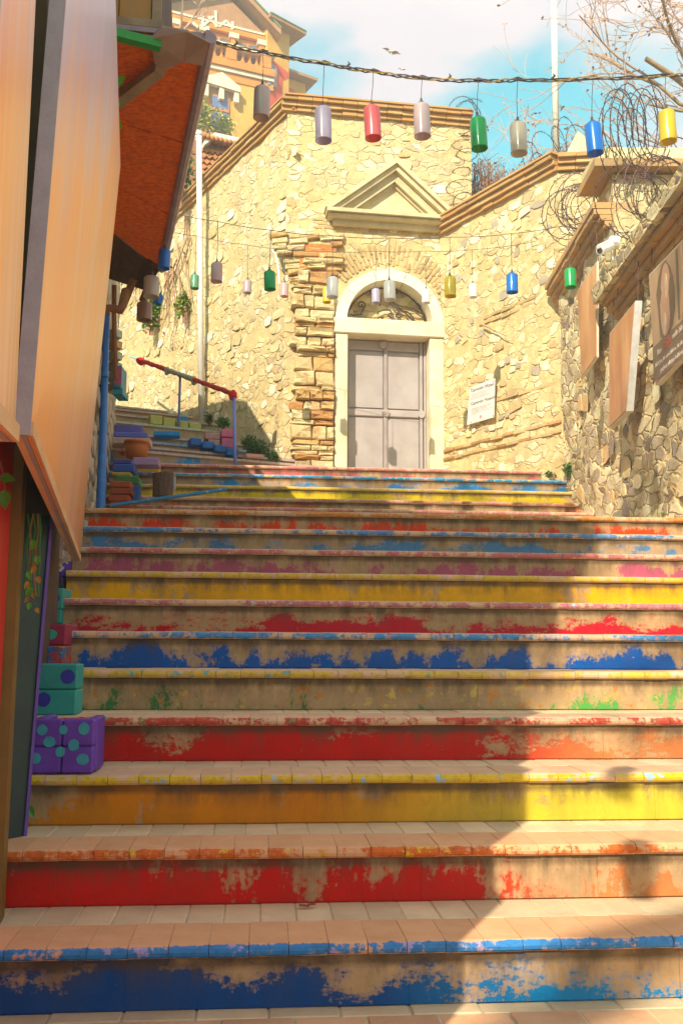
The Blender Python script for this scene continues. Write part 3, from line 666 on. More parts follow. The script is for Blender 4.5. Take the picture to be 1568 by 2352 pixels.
cornice(wD, FD, -.12, uD1 + .02, TD); MB().fbox(FD, -.1, uD1 + .05, TD + .176, TD + .2, -.5, .15).build('coping', CORN, wD)
FD2 = Frame(FD.p(uD1, 0), 1, -.12)
MB().fbox(FD2, 0, .6, 2, TD - .02, -.5, 0).build('end_block', CREAM, wD); cornice(wD, FD2, .0, .45, TD)
MB().hexa([FD2.p(.1, TD + .2, .0), FD2.p(1.0, TD - .25, .0), FD2.p(1.0, TD - .25, -.5), FD2.p(.1, TD + .2, -.5), FD2.p(.25, TD + .5, 0), FD2.p(1., TD - .2, 0), FD2.p(1., TD - .2, -.5), FD2.p(.25, TD + .5, -.5)]).build('rubble_cap', CREAM2, wD)
# --- wall E, along the right
wE = thing('side_wall', FE.p(2, 2), 'weathered grey rubble wall on the right with framed pictures hanging on it', 'wall')
ZE1 = (FE.px(1312, 562, .16)[1] + FE.px(1428, 366, .16)[1]) / 2 - .16; uE = 10.9 - 8.76
ZE2 = FE.px(1510, 515, .15)[1] - .1
DE = lambda u, v: .05 * mnoise.noise(FE.p(u, v) * 3) + .03 * mnoise.noise(FE.p(u, v) * 9)
relief_wall('mortar_face', FE, 0, uE + .1, 1.6, lambda u: ZE1, MORT_E, wE, .05, .08, extra=DE)
relief_wall('mortar_face', FE, uE + .1, 6.5, -.1 + 1, lambda u: ZE2, MORT_E, wE, .05, .08, extra=DE)
b = MB(); b.fbox(FE, 0, uE, 1.6, ZE1, -.6, -.14); b.fbox(FE, uE - .3, 6.5, 1, ZE2, -.6, -.14); b.build('body', MORT_E, wE)
rubble(wE, FE, 0, 4.9, ZE1 - .2, 2.0, ST_E, lambda u, v, w_, h_: (v < ZE1 - .3 if u < uE - .1 else v < ZE2 - .1), 300, (.10, .25), (.6, 1.6), (-.006, .012), .45, .5, 41)
CE = mat('brown_cornice', (.54, .30, .1), (.42, .28, .15), 3, .85, .6, .1, dirt=.4)
cornice(wE, FE, -.05, uE, ZE1 - .02, .13, (CE, CE, CE)); MB().fbox(FE, 0, uE + .0, ZE1 + .158, ZE1 + .22, -.6, .17).build('coping', CE, wE, jag=.03)
FE2 = Frame(FE.p(uE, 0, -.03), 1, 0)
zr = FE2.px(1500, 352)[1]
MB().fbox(FE2, 0, 5, ZE2 - .3, zr - .22, -.5, 0).build('return_face', CREAM, wE, jag=.02); MB().fbox(FE2, -.2, 5, zr - .2, zr - .12, -.5, .14).build('return_cornice', CE, wE); MB().fbox(FE2, -.15, 5, zr - .1, zr + .0, -.5, .1).build('return_coping', CREAM2, wE, jag=.05)
cornice(wE, FE, uE + .15, 6.5, ZE2 - .1, .13, (CE, CE, CE))
MB().fbox(FE, uE + .1, 6.5, ZE2 + .08, ZE2 + .2, -.6, .2).build('coping', MORT_E, wE, jag=.08)
# ---------------- text helper ----------------
def text(name, body, F, u, v, n, size, m, parent, align='LEFT', sx=1, dirv=1):
    cu_ = bpy.data.curves.new(name, 'FONT'); cu_.body = body; cu_.size = size; cu_.align_x = align; cu_.extrude = .0008; cu_.materials.append(m)
    tmp = bpy.data.objects.new('tmp', cu_); me = bpy.data.meshes.new_from_object(tmp); bpy.data.objects.remove(tmp)
    return link(name, me, parent, world=F.mat(u, v, n, 0, sx, 1, 1))
# ---------------- plaque and framed pictures ----------------
WHT = flat('print_white', (.72, .68, .66), .4); INK = flat('print_ink', (.12, .09, .1), .5); 
pq = thing('museum_plaque', FD.p(.5, 3.4, .05), 'white museum plaque with black writing bolted to the rubble wall right of the door', 'plaque')
a, b_, c_, d_ = FD.px(1079, 890, .06), FD.px(1136, 868, .06), FD.px(1134, 958, .06), FD.px(1072, 976, .06)
MB().prism(FD, [d_, c_, b_, a], .05, .062).build('panel', WHT, pq)
pw, ph = b_[0] - a[0], a[1] - d_[1]
text('title', 'Camondo Müzesi', FD, a[0] + .02, a[1] - .07, .064, pw / 7.6, INK, pq); text('title', 'Camondo Museum', FD, a[0] + .02, a[1] - ph * .5, .064, pw / 8, INK, pq)
for blk in (.2, .6):
    for i in range(5):
        MB().fbox(FD, a[0] + .02, a[0] + pw * (.9 - .1 * (i * 7 % 3)), a[1] - ph * (blk + i * .035) - .005, a[1] - ph * (blk + i * .035), .0623, .0633).build('text_line', flat('print_grey', (.4, .36, .36), .5), pq)
MB().prism(FD, [(a[0] + pw * .42 + .018 * math.cos(t), a[1] - ph * .88 + .022 * math.sin(t)) for t in [i * math.pi / 6 for i in range(12)]], .0623, .064).build('emblem', flat('pink_print', (.75, .2, .18), .5), pq)
for du, dv in ((.02, -.02), (pw - .02, -.02), (.02, -ph + .02), (pw - .03, -ph + .02)):
    MB().lathe([(.007, 0), (.005, .006), (0, .007)], (0, 0, 0), 8).build('bolt', IRON, pq, fix=False).matrix_basis = FD.mat(a[0] + du, a[1] + dv, .063)
WOODF = mat('orange_wood_print', (.46, .16, .045), (.74, .38, .17), 2.5, .35, .05, 0, stretch=(3, 1, .3), spec=.5)
FRM = mat('pale_frame_edge', (.72, .66, .54), (.6, .5, .36), 6, .6, .1, 0)
def picture(lab, px4, n0, n1, face, key):
    # px4: far-top, near-top, near-bottom, far-bottom in the photograph's directions, resolved on the wall's plane
    t = thing('framed_picture', FE.p(*FE.px(*px4[3], n1), n1), lab, 'picture', 'framed pictures on the side wall')
    q = [FE.px(x, y, n1) for x, y in px4]
    vs = [FE.p(u, v, n0) for u, v in q] + [FE.p(u, v, n1) for u, v in q]
    MB().add(vs, [(0, 1, 2, 3), (4, 7, 6, 5), (0, 4, 5, 1), (1, 5, 6, 2), (2, 6, 7, 3), (3, 7, 4, 0)]).build('frame', FRM, t)
    cx = sum(u for u, v in q) / 4; cy = sum(v for u, v in q) / 4
    q2 = [(cx + (u - cx) * .97, cy + (v - cy) * .97) for u, v in q]
    MB().prism(FE, q2[::-1], n1 + .001, n1 + .006).build('canvas', face, t)
    for u, v in (q[0], q[1]):
        MB().tube([FE.p(u, v, n1 - .02), FE.p(u + (.12 if u == q[0][0] else -.1), v + .55, .12)], .004, 4).build('hanging_wire', WIRE, t)
    return t, q
picture('orange brown picture nearest the corner, with a pale frame edge', [(1326, 668), (1370, 600), (1370, 820), (1336, 868)], .115, .135, WOODF, 1)
t2, q2 = picture('tilted orange brown picture with a wide white frame edge, the middle one of three', [(1400, 765), (1458, 692), (1438, 945), (1399, 984)], .15, .2, WOODF, 2)
MB().hexa([FE.p(q2[2][0], q2[2][1], .147), FE.p(q2[2][0] + .02, q2[2][1], .147), FE.p(q2[2][0] + .02, q2[2][1], .203), FE.p(q2[2][0], q2[2][1], .203), FE.p(q2[1][0], q2[1][1], .147), FE.p(q2[1][0] + .02, q2[1][1], .147), FE.p(q2[1][0] + .02, q2[1][1], .203), FE.p(q2[1][0], q2[1][1], .203)]).build('frame_edge', flat('white_edge', (.8, .8, .8), .5), t2)
POST = mat('brown_photo_print', (.36, .2, .12), (.5, .32, .18), 4, .4, .05, 0, stretch=(3, 1, .3))
t3, q3 = picture('large brown photograph poster with a dark caption band and white writing', [(1490, 631), (1572, 545), (1572, 812), (1505, 885)], .08, .13, POST, 3)
u0, u1 = q3[0][0], q3[1][0]; vt_, vbm = q3[0][1], q3[3][1]; hh = vt_ - vbm; n = .1365
MB().fbox(FE, u0 + .04, u0 + 1.02, vbm + .03, vbm + hh * .33, n, n + .002).build('caption_band', flat('caption_brown', (.2, .12, .08), .45), t3)
CW = flat('caption_white', (.72, .6, .5), .5)
uu0 = u0 + .12; z0 = vbm + hh * .23; s_ = .062
text('caption', 'Ben', FE, uu0 + .03, z0, n + .003, s_, CW, t3); text('caption', 'AŞK', FE, uu0 + .16, z0, n + .003, s_ * 1.5, flat('caption_red', (.7, .08, .03), .5), t3); text('caption', 'nedir bilmem,', FE, uu0 + .36, z0 + .02, n + .003, s_, CW, t3)
text('caption', 'bildiğim, bir seni bilirim, bir de adın', FE, uu0 - .03, z0 - .08, n + .003, s_ * .78, CW, t3); text('caption', 'geçince sıkışan kalbimi.', FE, uu0 + .08, z0 - .15, n + .003, s_ * .85, CW, t3)
SK = flat('print_skin', (.62, .33, .2), .4); SK2 = flat('print_skin_light', (.7, .5, .36), .4); DKP = flat('print_dark', (.16, .08, .05), .4)
def blob(nm, c, rx, ry, m, dn, k=14, ph=0):
    r = random.Random(int(c[0] * 100 + ry * 1000)); MB().prism(FE, [(c[0] + rx * math.cos(i * 2 * math.pi / k) * r.uniform(.8, 1.1), c[1] + ry * math.sin(i * 2 * math.pi / k) * r.uniform(.92, 1.05)) for i in range(k)], n, n + dn).build(nm, m, t3)
blob('print_shadow', (u0 + .36, vt_ - .35), .2, .3, DKP, .001); blob('print_figure', (u0 + .38, vt_ - .2), .1, .14, SK, .002); blob('print_figure', (u0 + .36, vt_ - .42), .11, .2, SK, .003); blob('print_highlight', (u0 + .40, vt_ - .24), .03, .1, SK2, .005); blob('print_highlight', (u0 + .35, vt_ - .52), .035, .09, SK2, .005)
for i in range(4): MB().fbox(FE, u0 + .62 + i * .1, u0 + .66 + i * .1, vbm + hh * .36, vt_ - .06, n, n + .002).build('print_plank', SK if i % 2 else DKP, t3)
# CCTV camera
cc = thing('security_camera', FE.p(*FE.px(1420, 560, .2), .2), 'white bullet security camera on a bracket on the right wall', 'camera')
q0 = FE.p(*FE.px(1420, 556, .05), .05); q1 = FE.p(*FE.px(1378, 575, .3), .3); WP = flat('white_casing', (.8, .8, .78), .35)
MB().lathe([(0, -.02), (.06, -.02), (.06, .05), (.04, .07), (0, .07)], (0, 0, 0), 14).build('mount', WP, cc).matrix_basis = FE.mat(*FE.px(1420, 556, 0), 0.02)
MB().tube([q0 + Vector((-.02, 0, 0)), q0 + (q1 - q0) * .45 + Vector((0, 0, .03))], .018, 8).build('arm', WP, cc)
ax_ = (q1 - q0).normalized()
MB().tube([q0 + (q1 - q0) * .4, q0 + (q1 - q0) * .45, q1, q1 + ax_ * .01], [.03, .04, .04, .036], 12).build('housing', WP, cc)
MB().tube([q0 + (q1 - q0) * .5 + Vector((0, 0, .044)), q1 + ax_ * .05 + Vector((0, 0, .044))], .018, 6).build('sun_shield', WP, cc)
MB().tube([q1 + ax_ * .011, q1 + ax_ * .013], .026, 12).build('lens', INK, cc)
MB().tube([q0 + (q1 - q0) * .45 + Vector((0, 0, -.03)), q0 + (q1 - q0) * .5 + Vector((.03, 0, -.14)), q0 + Vector((.0, .02, -.14)), q0 + Vector((.03, -.03, -.03))], .006, 5).build('cable', WP, cc)
# dead climbing stem on wall D
MB().tube([FD.p(*FD.px(x, y, .05), .05) for x, y in ((1108, 745), (1122, 752), (1140, 762), (1155, 768), (1175, 778))], [.014, .012, .01, .007, .004], 5).build('dead_branch', BARK, None, 'dry forked stem sticking out of the rubble wall above the plaque', 'twig')

# ---------------- left side: shop row ----------------
ROWU = Vector((-.205, 1, 0)).normalized()
class RF(Frame): pass
FR = Frame((row(0), 0), -.205, 1)     # u runs away from the camera, n points to the street
FR.Nn = Vector((1, .205, 0)).normalized()
k_ = 1 / math.sqrt(1 + .205 ** 2)
def ru(Y): return Y / k_
REDP = mat('red_shopfront', (.6, .012, .006), (.5, .008, .005), 3, .45, .1, 0, dirt=.1)
OLIVE = mat('ochre_post', (.22, .12, .01), (.14, .08, .01), 4, .5, .2, 0, dirt=.3); DKGR = mat('dark_green_board', (.01, .035, .03), (.008, .02, .025), 6, .5, .2, 0)
shop = thing('shop_building', FR.p(ru(2), 0), 'tall narrow shop building at the left edge with a red front', 'building')
DARKW = mat('dark_shop_wall', (.05, .03, .02), (.1, .05, .03), 3, .8, .4, 0)
b = MB(); b.fbox(FR, ru(.8), ru(1.25), -.2, 3.0, -3, -.05); b.fbox(FR, ru(1.25), ru(5.0), -.2, 4.2, -3, -.06); b.build('wall', DARKW, shop)
b = MB(); b.prism(FR, [(ru(1.25), 4.202), (ru(5.0), 4.202), (ru(5.0), 5.3), (ru(2.6), 5.75), (ru(1.25), 6.6)], -3, .0); b.build('upper_storey', DARKW, shop)
MB().fbox(FR, ru(.82), ru(3.02), .0, 2.2, -.05, .0).build('front_panel', REDP, shop)
MB().fbox(FR, ru(3.03), ru(3.13), .14, 3.2, -.06, .03).build('corner_post', OLIVE, shop)
MB().fbox(FR, ru(3.14), ru(5.0), .3, 2.2, -.06, -.01).build('back_panel', DARKW, shop)
# jettied upper storey clad in boards
JN = .52
FJ = Frame((PY(370, 40, 5.0).x, 5.0), 1, .15)
ZJ = PY(480, 95, 5.0).z + .07
MB().fbox(FJ, -.62, 0, ZJ + .05, 5.5, -1.6, -.03).build('jetty', DARKW, shop)
bm_ = boxmesh('board', .002, .998, 0, 1, 0, 1, WOODP, 0)
for i, (a_, c_) in enumerate(((-.62, -.42), (-.42, -.23), (-.23, -.05))):
    link('board', bm_, shop, world=FJ.mat(a_, ZJ + .055, -.03, 0, c_ - a_ - .006, 1.2, R.uniform(.02, .03)))
MB().fbox(FJ, -.05, .0, ZJ + .05, 5.5, -.03, .012).build('corner_batten', mat('grey_timber', (.42, .31, .2), (.3, .2, .12), 8, .8, .3, 0), shop)
MB().fbox(FJ, -.64, .01, ZJ, ZJ + .048, -1.6, .02).build('sill_beam', MATS['grey_timber'], shop)
# roof of lower shops: deeper low row behind the awning
low = thing('low_shop', FR.p(ru(6.5), 0), 'low stone shop under the orange awning, half hidden by the hanging boards', 'building')
MB().fbox(FR, ru(5.0), ru(8.35), -.2, 4.35, -3, -.08).build('wall', mat('shop_plaster', (.40, .33, .26), (.3, .24, .18), 3, .9, .8, 0, dirt=.3, dist=.03), low)
MB().fbox(FR, ru(4.95), ru(8.5), 4.36, 4.95, -3, -.1).build('roof', CORN, low)
rubble(low, Frame(FR.p(0, 0, -.08), -.205, 1) if False else FR, ru(5.0), ru(8.3), 4.0, 1.6, ST_L, lambda u, v, w_, h_: True, 120, (.12, .25), (.8, 1.6), (.01, .02), .85, .3, 51)
# neighbour: taller house whose shade falls on the upper stairs
nb = thing('stone_house', FR.p(ru(9.6), 1.9), 'stone house beyond the low shop, with a small painted shop window', 'building')
nbp = [(ru(8.4), 1.5), (ru(15.5), 2.5), (ru(15.6), 5.6), (ru(14.3), 6.05), (ru(12.4), 6.5), (ru(11.2), 6.8), (ru(10.6), 6.85), (ru(9.6), 6.5), (ru(8.4), 6.0)]
MB().prism(FR, nbp, -3, -.12).build('wall', mat('house_plaster', (.45, .34, .22), (.36, .26, .17), 3, .9, .8, 0, dirt=.3, dist=.03), nb)
rubble(nb, FR, ru(8.4), ru(12), 5.6, 2.0, ST_L, lambda u, v, w_, h_: True, 160, (.12, .25), (.8, 1.6), (-.0, .01), .85, .3, 52)
# awning
OSB = mat('orange_soffit_board', (.90, .19, .004), (.66, .09, .002), 26, .85, .5, 0, detail=12, dirt=.25, spec=.15, stretch=(1, 1.6, 1), sharp=(.38, .62))
SILV = mat('faded_canvas', (.42, .30, .27), (.34, .22, .18), 4, .8, .3, 0)
VIO = mat('violet_edge', (.30, .2, .27), (.4, .3, .33), 6, .5, .1, 0)
aw = thing('orange_awning', FR.p(ru(6.5), 4.1), 'orange chipboard awning with a violet gutter edge over the shop front', 'awning')
ZA = PY(480, 95, 5.0).z
a0 = PZ(478, 98, ZA); a1 = PZ(366, 618, ZA); i0 = FR.p(ru(4.75), ZA - .02, -.05); i1 = FR.p(ru(8.1), ZA - .02, -.05)
i1b = PZ(255, 530, ZA - .02)
near = PZ(232, 70, ZA - .01)
def slab(pts, th): 
    k = len(pts); vs = [Vector(p) for p in pts] + [Vector(p) + Vector((0, 0, th)) for p in pts]
    return MB().add(vs, [tuple(range(k))[::-1], tuple(range(k, 2 * k))] + [(i, (i + 1) % k, k + (i + 1) % k, k + i) for i in range(k)])
def lerp(a, b, t): return a + (b - a) * t
near = PZ(205, 70, ZA)
na0 = lerp(a0, near, .0)
for j in range(3):   # three boards meet at thin joints
    t0, t1 = j / 3 + .003, (j + 1) / 3 - .003
    slab([lerp(near, i1b, t0), lerp(a0, a1, t0), lerp(a0, a1, t1), lerp(near, i1b, t1)], .02).build('soffit_board', OSB, aw)
dd = (a1 - a0).normalized()
MB().tube([a0 + Vector((.02, -.05, 0)), a1 + Vector((.02, 0, 0))], .035, 8).build('gutter', VIO, aw)
MB().tube([a0 + Vector((.0, -.02, .05)), a1 + Vector((.0, 0, .05))], .02, 6).build('edge_strip', VIO, aw)
slab([near + Vector((0, 0, .03)), a0 + Vector((0, 0, .03)), a1 + Vector((0, 0, .03)), i1b + Vector((0, 0, .03))], .03).build('roof_sheet', VIO, aw)
# faded sheet hanging at the near corner
p = [PZ(345, 88, ZA - .03), PZ(372, 62, ZA + .02), PZ(430, 72, ZA + .0), PZ(480, 97, ZA - .03), PZ(466, 150, ZA - .035), PZ(420, 142, ZA - .035), PZ(365, 168, ZA - .035), PZ(357, 155, ZA - .035)]
slab(p, .012).build('torn_sheet', SILV, aw)
MB().tube([PZ(236, 70, ZA - .045), PZ(368, 104, ZA - .045)], .035, 4).build('green_batten', flat('green_paint', (.01, .33, .03), .5), aw)
MB().tube([PZ(262, 238, ZA - .05), PZ(368, 158, ZA - .05)], .045, 4).build('brace', mat('grey_timber', (.42, .31, .2), (.3, .2, .12), 8, .8, .3, 0), aw)
# lower plank hood beyond the awning
hood = thing('plank_hood', FR.p(ru(8.3), 3.6), 'dark plank canopy on timber brackets below the far end of the awning', 'canopy')
h = [PY(255, 532, 8.0), PY(366, 620, 8.1), PY(337, 668, 8.5), PY(250, 640, 8.6)]
for j in range(6):
    t0, t1 = j / 6 + .001, (j + 1) / 6 - .001
    slab([lerp(h[0], h[1], t0), lerp(h[0], h[1], t1), lerp(h[3], h[2], t1), lerp(h[3], h[2], t0)], .03).build('plank', WOODD, hood)
MB().tube([PY(307, 640, 8.3), PY(283, 700, 8.4)], .04, 6).build('bracket', mat('brown_timber', (.30, .12, .03), (.2, .08, .02), 6, .7, .3, 0, dirt=.2), hood)
MB().tube([PY(340, 655, 8.3), PY(326, 690, 8.4)], .03, 6).build('bracket', MATS['brown_timber'], hood)
# drain pipe
pipe = thing('drain_pipe', PZ(231, 1172, 11 * H), 'blue drain pipe with a brown elbow running up the left shop wall', 'pipe')
MB().tube([PZ(231, 1172, 11 * H), PY(236, 1000, 7.9), PY(243, 722, 7.95)], .034, 12).build('lower_pipe', BLUEP, pipe, smooth=True)
MB().tube([PY(243, 722, 7.95), PY(244, 708, 7.95), PY(262, 708, 7.98), PY(276, 712, 8.0), PY(282, 700, 8.05), PY(288, 668, 8.15)], .038, 10).build('elbow', MATS['brown_timber'], pipe, smooth=True)
for y in (862, 1045): 
    c = PY(239 - (y - 860) * .02, y, 7.92); MB().lathe([(.036, -.015), (.042, -.015), (.042, .015), (.036, .015)], c, 12).build('clamp', BLUEP, pipe)
# brown conduit
MB().tube([PY(262, 655, 8.3), PY(262, 760, 8.35), PY(266, 870, 8.4)], .025, 6).build('timber_post', MATS['brown_timber'], None, 'thin brown timber post beside the blue drain pipe', 'post')
# painted slats on the corner
fr_ = thing('painted_lattice', PY(272, 905, 8.7), 'column of short pastel painted boards on the house corner behind the drain pipe', 'lattice')
for i, c in enumerate([(.35, .45, .42), (.5, .3, .12), (.35, .42, .3), (.42, .32, .36), (.38, .45, .36), (.5, .38, .22)]):
    y = 752 + i * 25; slab([PY(263, y + 18, 8.7), PY(283, y + 26, 9.1), PY(284, y + 8, 9.1), PY(263, y, 8.7)], .001) if False else None
    q0, q1 = PY(263, y, 8.7), PY(281, y + 9, 9.0)
    MB().hexa([q0 + Vector((0, 0, -.07)), q1 + Vector((0, 0, -.07)), q1 + Vector((-.1, .1, -.07)), q0 + Vector((-.1, .1, -.07)), q0, q1, q1 + Vector((-.1, .1, 0)), q0 + Vector((-.1, .1, 0))]).build('slat', flat('slat_%d' % i, c, .6), fr_)
# blue box lantern
ln = thing('blue_window_box', PY(268, 905, 8.5), 'small turquoise framed box with pink mesh on the left house wall', 'box')
TQ = flat('turquoise_paint', (.02, .3, .42), .5)
q = PY(258, 905, 8.5)
MB().box(q.x, q.x + .09, q.y, q.y + .25, q.z, q.z + .05).build('base', TQ, ln); MB().box(q.x + .0, q.x + .075, q.y, q.y + .22, q.z + .06, q.z + .27).build('frame', TQ, ln, bevel=.008)
MB().box(q.x + .015, q.x + .078, q.y - .004, q.y + .0, q.z + .09, q.z + .25).build('mesh_panel', flat('pink_mesh', (.5, .1, .25), .6), ln)
# hanging painted boards in front (large pictures)
GL = None
def sheen(name, stops):  # board colour with sky and wall reflections painted in as gradient and streaks
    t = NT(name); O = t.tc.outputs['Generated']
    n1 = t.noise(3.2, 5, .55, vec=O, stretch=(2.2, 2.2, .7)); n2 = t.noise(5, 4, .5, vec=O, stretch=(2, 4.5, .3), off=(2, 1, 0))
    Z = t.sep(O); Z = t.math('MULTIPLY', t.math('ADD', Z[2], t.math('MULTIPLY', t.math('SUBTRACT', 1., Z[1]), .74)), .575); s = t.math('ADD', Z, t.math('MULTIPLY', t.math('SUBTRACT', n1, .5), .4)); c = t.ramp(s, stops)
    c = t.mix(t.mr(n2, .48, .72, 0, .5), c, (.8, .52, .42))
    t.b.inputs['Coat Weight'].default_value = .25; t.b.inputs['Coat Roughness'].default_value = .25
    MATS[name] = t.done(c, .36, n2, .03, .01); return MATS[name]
CAN1 = sheen('painting_with_reflections', [(.0, (.45, .22, .15)), (.07, (.62, .22, .03)), (.2, (.74, .36, .2)), (.38, (.95, .36, .06)), (.55, (.95, .30, .05)), (.66, (.62, .40, .52)), (.8, (.60, .48, .62)), (1, (.7, .58, .64))])
CAN0 = mat('pale_painted_board', (.62, .46, .34), (.5, .38, .32), 3, .5, .1, 0, stretch=(5, 5, .5))
WEDGE = mat('raw_wood_edge', (.66, .42, .24), (.55, .3, .14), 6, .55, .15, 0, stretch=(1, .3, 1)); GEDGE = flat('grey_board_edge', (.36, .33, .38), .5)
def board(lab, nb_, fb, ft, nt_, th, can):
    t = thing('hanging_board', nb_, lab, 'board', 'large painted boards hung on the shop front')
    v = [Vector(q) for q in (nb_, fb, ft, nt_)]; nn = (v[1] - v[0]).cross(v[3] - v[0]).normalized()
    if nn.x < 0: nn = -nn
    def shell(q, a, c2): return MB().add([p_ + nn * a for p_ in q] + [p_ + nn * c2 for p_ in q], [(0, 1, 2, 3), (4, 7, 6, 5), (0, 4, 5, 1), (1, 5, 6, 2), (2, 6, 7, 3), (3, 7, 4, 0)])
    shell(v, -.012, -.002).build('backing', GEDGE, t)
    shell(v, 0, .004).build('picture_face', can, t)
    def lath(a, c_, m, w_=.035): 
        d_ = (c_ - a).normalized(); MB().hexa([a - nn * th, c_ - nn * th, c_ - nn * .0125, a - nn * .0125, a - nn * th + Vector((0, 0, w_)), c_ - nn * th + Vector((0, 0, w_)), c_ - nn * .0125 + Vector((0, 0, w_)), a - nn * .0125 + Vector((0, 0, w_))]).build('frame_lath', m, t)
    lath(v[0] + Vector((0, 0, -.0)), v[1], WEDGE)
    e = (v[1] - v[0]).normalized()
    MB().hexa([v[0] - nn * th - e * .004, v[0] + e * .004 - nn * th, v[0] + e * .004 + nn * .006, v[0] - e * .004 + nn * .006, v[3] - nn * th - e * .004, v[3] + e * .004 - nn * th, v[3] + e * .004 + nn * .006, v[3] - e * .004 + nn * .006]).build('side_lath', GEDGE, t)
    MB().hexa([v[0] + nn * .005 - Vector((0, 0, .0)), v[1] + nn * .005, v[1] + nn * .012, v[0] + nn * .012, v[0] + nn * .005 + Vector((0, 0, .03)), v[1] + nn * .005 + Vector((0, 0, .03)), v[1] + nn * .012 + Vector((0, 0, .03)), v[0] + nn * .012 + Vector((0, 0, .03))]).build('trim', WEDGE, t)
    return t, v, nn
n0 = PY(62, 1000, 1.91); f0 = PY(180, 1290, 4.8); f1 = PY(275, 380, 4.8); n1 = n0 + (f1 - f0) ; n1.x = n0.x + .065
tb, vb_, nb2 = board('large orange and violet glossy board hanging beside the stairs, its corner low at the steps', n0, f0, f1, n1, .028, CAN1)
# red lozenge low on the picture
c = lerp(vb_[0], vb_[1], .86) + (vb_[3] - vb_[0]) * .17; e = (vb_[1] - vb_[0]).normalized(); up = (vb_[3] - vb_[0]).normalized()
MB().add([c + nb2 * .0075 + e * -.35, c + nb2 * .0075 + up * -.2, c + nb2 * .0075 + e * .35, c + nb2 * .0075 + up * .25], [(0, 1, 2, 3)]).build('red_print', flat('red_print', (.6, .02, .01), .4), tb)
na = PY(-60, 930, 1.3); nf = PY(27, 1015, 1.62); 
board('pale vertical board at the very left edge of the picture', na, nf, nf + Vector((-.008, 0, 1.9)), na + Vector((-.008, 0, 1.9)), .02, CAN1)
# dark green leaning board
t = thing('green_board', PZ(45, 2030, .18), 'dark green board with a violet edge leaning behind the red shop front', 'board')
g0, g1 = PZ(45, 2035, .2), PY(116, 1185, 3.55); g0b = g0 + Vector((-.22, -.3, 0)); g1b = g1 + Vector((-.3, -.3, 0))
q = Vector((.3, -1, 0)).normalized() * .02
MB().hexa([g0b, g0, g0 - q, g0b - q, g1b, g1, g1 - q, g1b - q]).build('panel', DKGR, t)
MB().tube([g0 + Vector((.004, -.0, 0)), g1 + Vector((.004, 0, 0))], .008, 5).build('edge', flat('violet_paint', (.12, .04, .35), .5), t)

# ---------------- painted planters and block piles ----------------
def blk(parent, name, p0, w_, d_, h_, m, bev=.006, rot=YAW):
    """block with its front bottom left corner at p0"""
    Wm = Matrix.Translation(p0) @ Matrix.Rotation(rot, 4, 'Z')
    o = link(name, boxmesh(name, 0, w_, 0, d_, 0, h_, m, bev), parent, world=Wm); jag = o.data
    return o
def disc(parent, p0, x, z, r, m, rot=YAW, name='painted_dot', sx=1):
    Wm = Matrix.Translation(p0) @ Matrix.Rotation(rot, 4, 'Z'); rr = random.Random(int(x * 1000 + z * 100))
    k = 18; v = [(x + r * sx * math.cos(i * 2 * math.pi / k) * rr.uniform(.93, 1.05), -.0015, z + r * math.sin(i * 2 * math.pi / k) * rr.uniform(.93, 1.05)) for i in range(k)]
    v2 = [(a, b + .001, c) for a, b, c in v]
    link(name, MB().add(v + v2, [tuple(range(k)), tuple(range(2 * k - 1, k - 1, -1))] + [(i, k + i, k + (i + 1) % k, (i + 1) % k) for i in range(k)]).mesh(name, m), parent, world=Wm)
PUR = mat('purple_paint', (.10, .02, .33), (.14, .04, .42), 6, .6, .2, .1, dirt=.15); TEAL = mat('teal_paint', (.01, .25, .24), (.02, .33, .3), 6, .6, .2, .1, dirt=.12); CYD = mat('cyan_dot', (.03, .36, .38), (.03, .25, .38), 14, .6, .1, 0); BLD = mat('indigo_dot', (.03, .01, .38), (.02, .02, .3), 14, .6, .1, 0)
CRM = mat('crimson_paint', (.32, .005, .05), (.22, .01, .06), 6, .6, .2, .1); NAV = mat('navy_paint', (.015, .015, .08), None, 6, .6, .2, 0); SOIL = mat('soil', (.025, .018, .012), None, 30, 1, .8, 0)
def pxw(x0, x1, Y): return (x1 - x0) / 2219 * Y
def stack(name, lab, lvl, x0, x1, ybase, ytop, Y=None, mats_=None, cols=1, rows_=1, d_=.2, cat='planter', group=None):
    Z = lvl * H; c0 = PY(x0, ybase, Y); c0.z = Z + .001; hh = PY(x0, ytop, Y).z - Z; ww = pxw(x0, x1, Y)
    t = thing(name, c0, lab, cat, group)
    return t, c0, ww, hh
Y3 = zc[3] + .0 - .06
t, c0, ww, hh = stack('planter_box', 'purple planter of four blocks with cyan dots at the lower left steps', 3, 64, 206, 1782, 1652, zc[3] - .10)
c0.z = 3 * H + .004 ; hh = PY(64, 1652, zc[3] - .1).z - c0.z
for i in range(2):
    for j in range(2):
        blk(t, 'block', c0 + Vector((i * ww / 2, i * ww / 2 * .083, j * hh / 2)), ww / 2 - .002, .06, hh / 2 - .002, PUR)
blk(t, 'side_wall', c0 + Vector((ww - .04, .065, 0)), .04, .17, hh, PUR); blk(t, 'side_wall', c0 + Vector((0, .062, 0)), .04, .2, hh, PUR); blk(t, 'soil', c0 + Vector((.045, .065, 0)), ww - .09, .16, hh * .8, SOIL, 0)
for x, z, r_ in ((.17, .8, .1), (.5, .8, .08), (.82, .82, .1), (.33, .58, .09), (.68, .52, .09), (.1, .28, .1), (.5, .4, .09), (.83, .26, .09)):
    disc(t, c0, x * ww + R.uniform(-.006, .006), z * hh, r_ * ww * R.uniform(.82, 1.08), CYD, sx=R.uniform(.9, 1.12))
t, c0, ww, hh = stack('planter_box', 'teal planter with two dark blue dots just above the purple one', 4, 74, 170, 1641, 1524, zc[4] - .05)
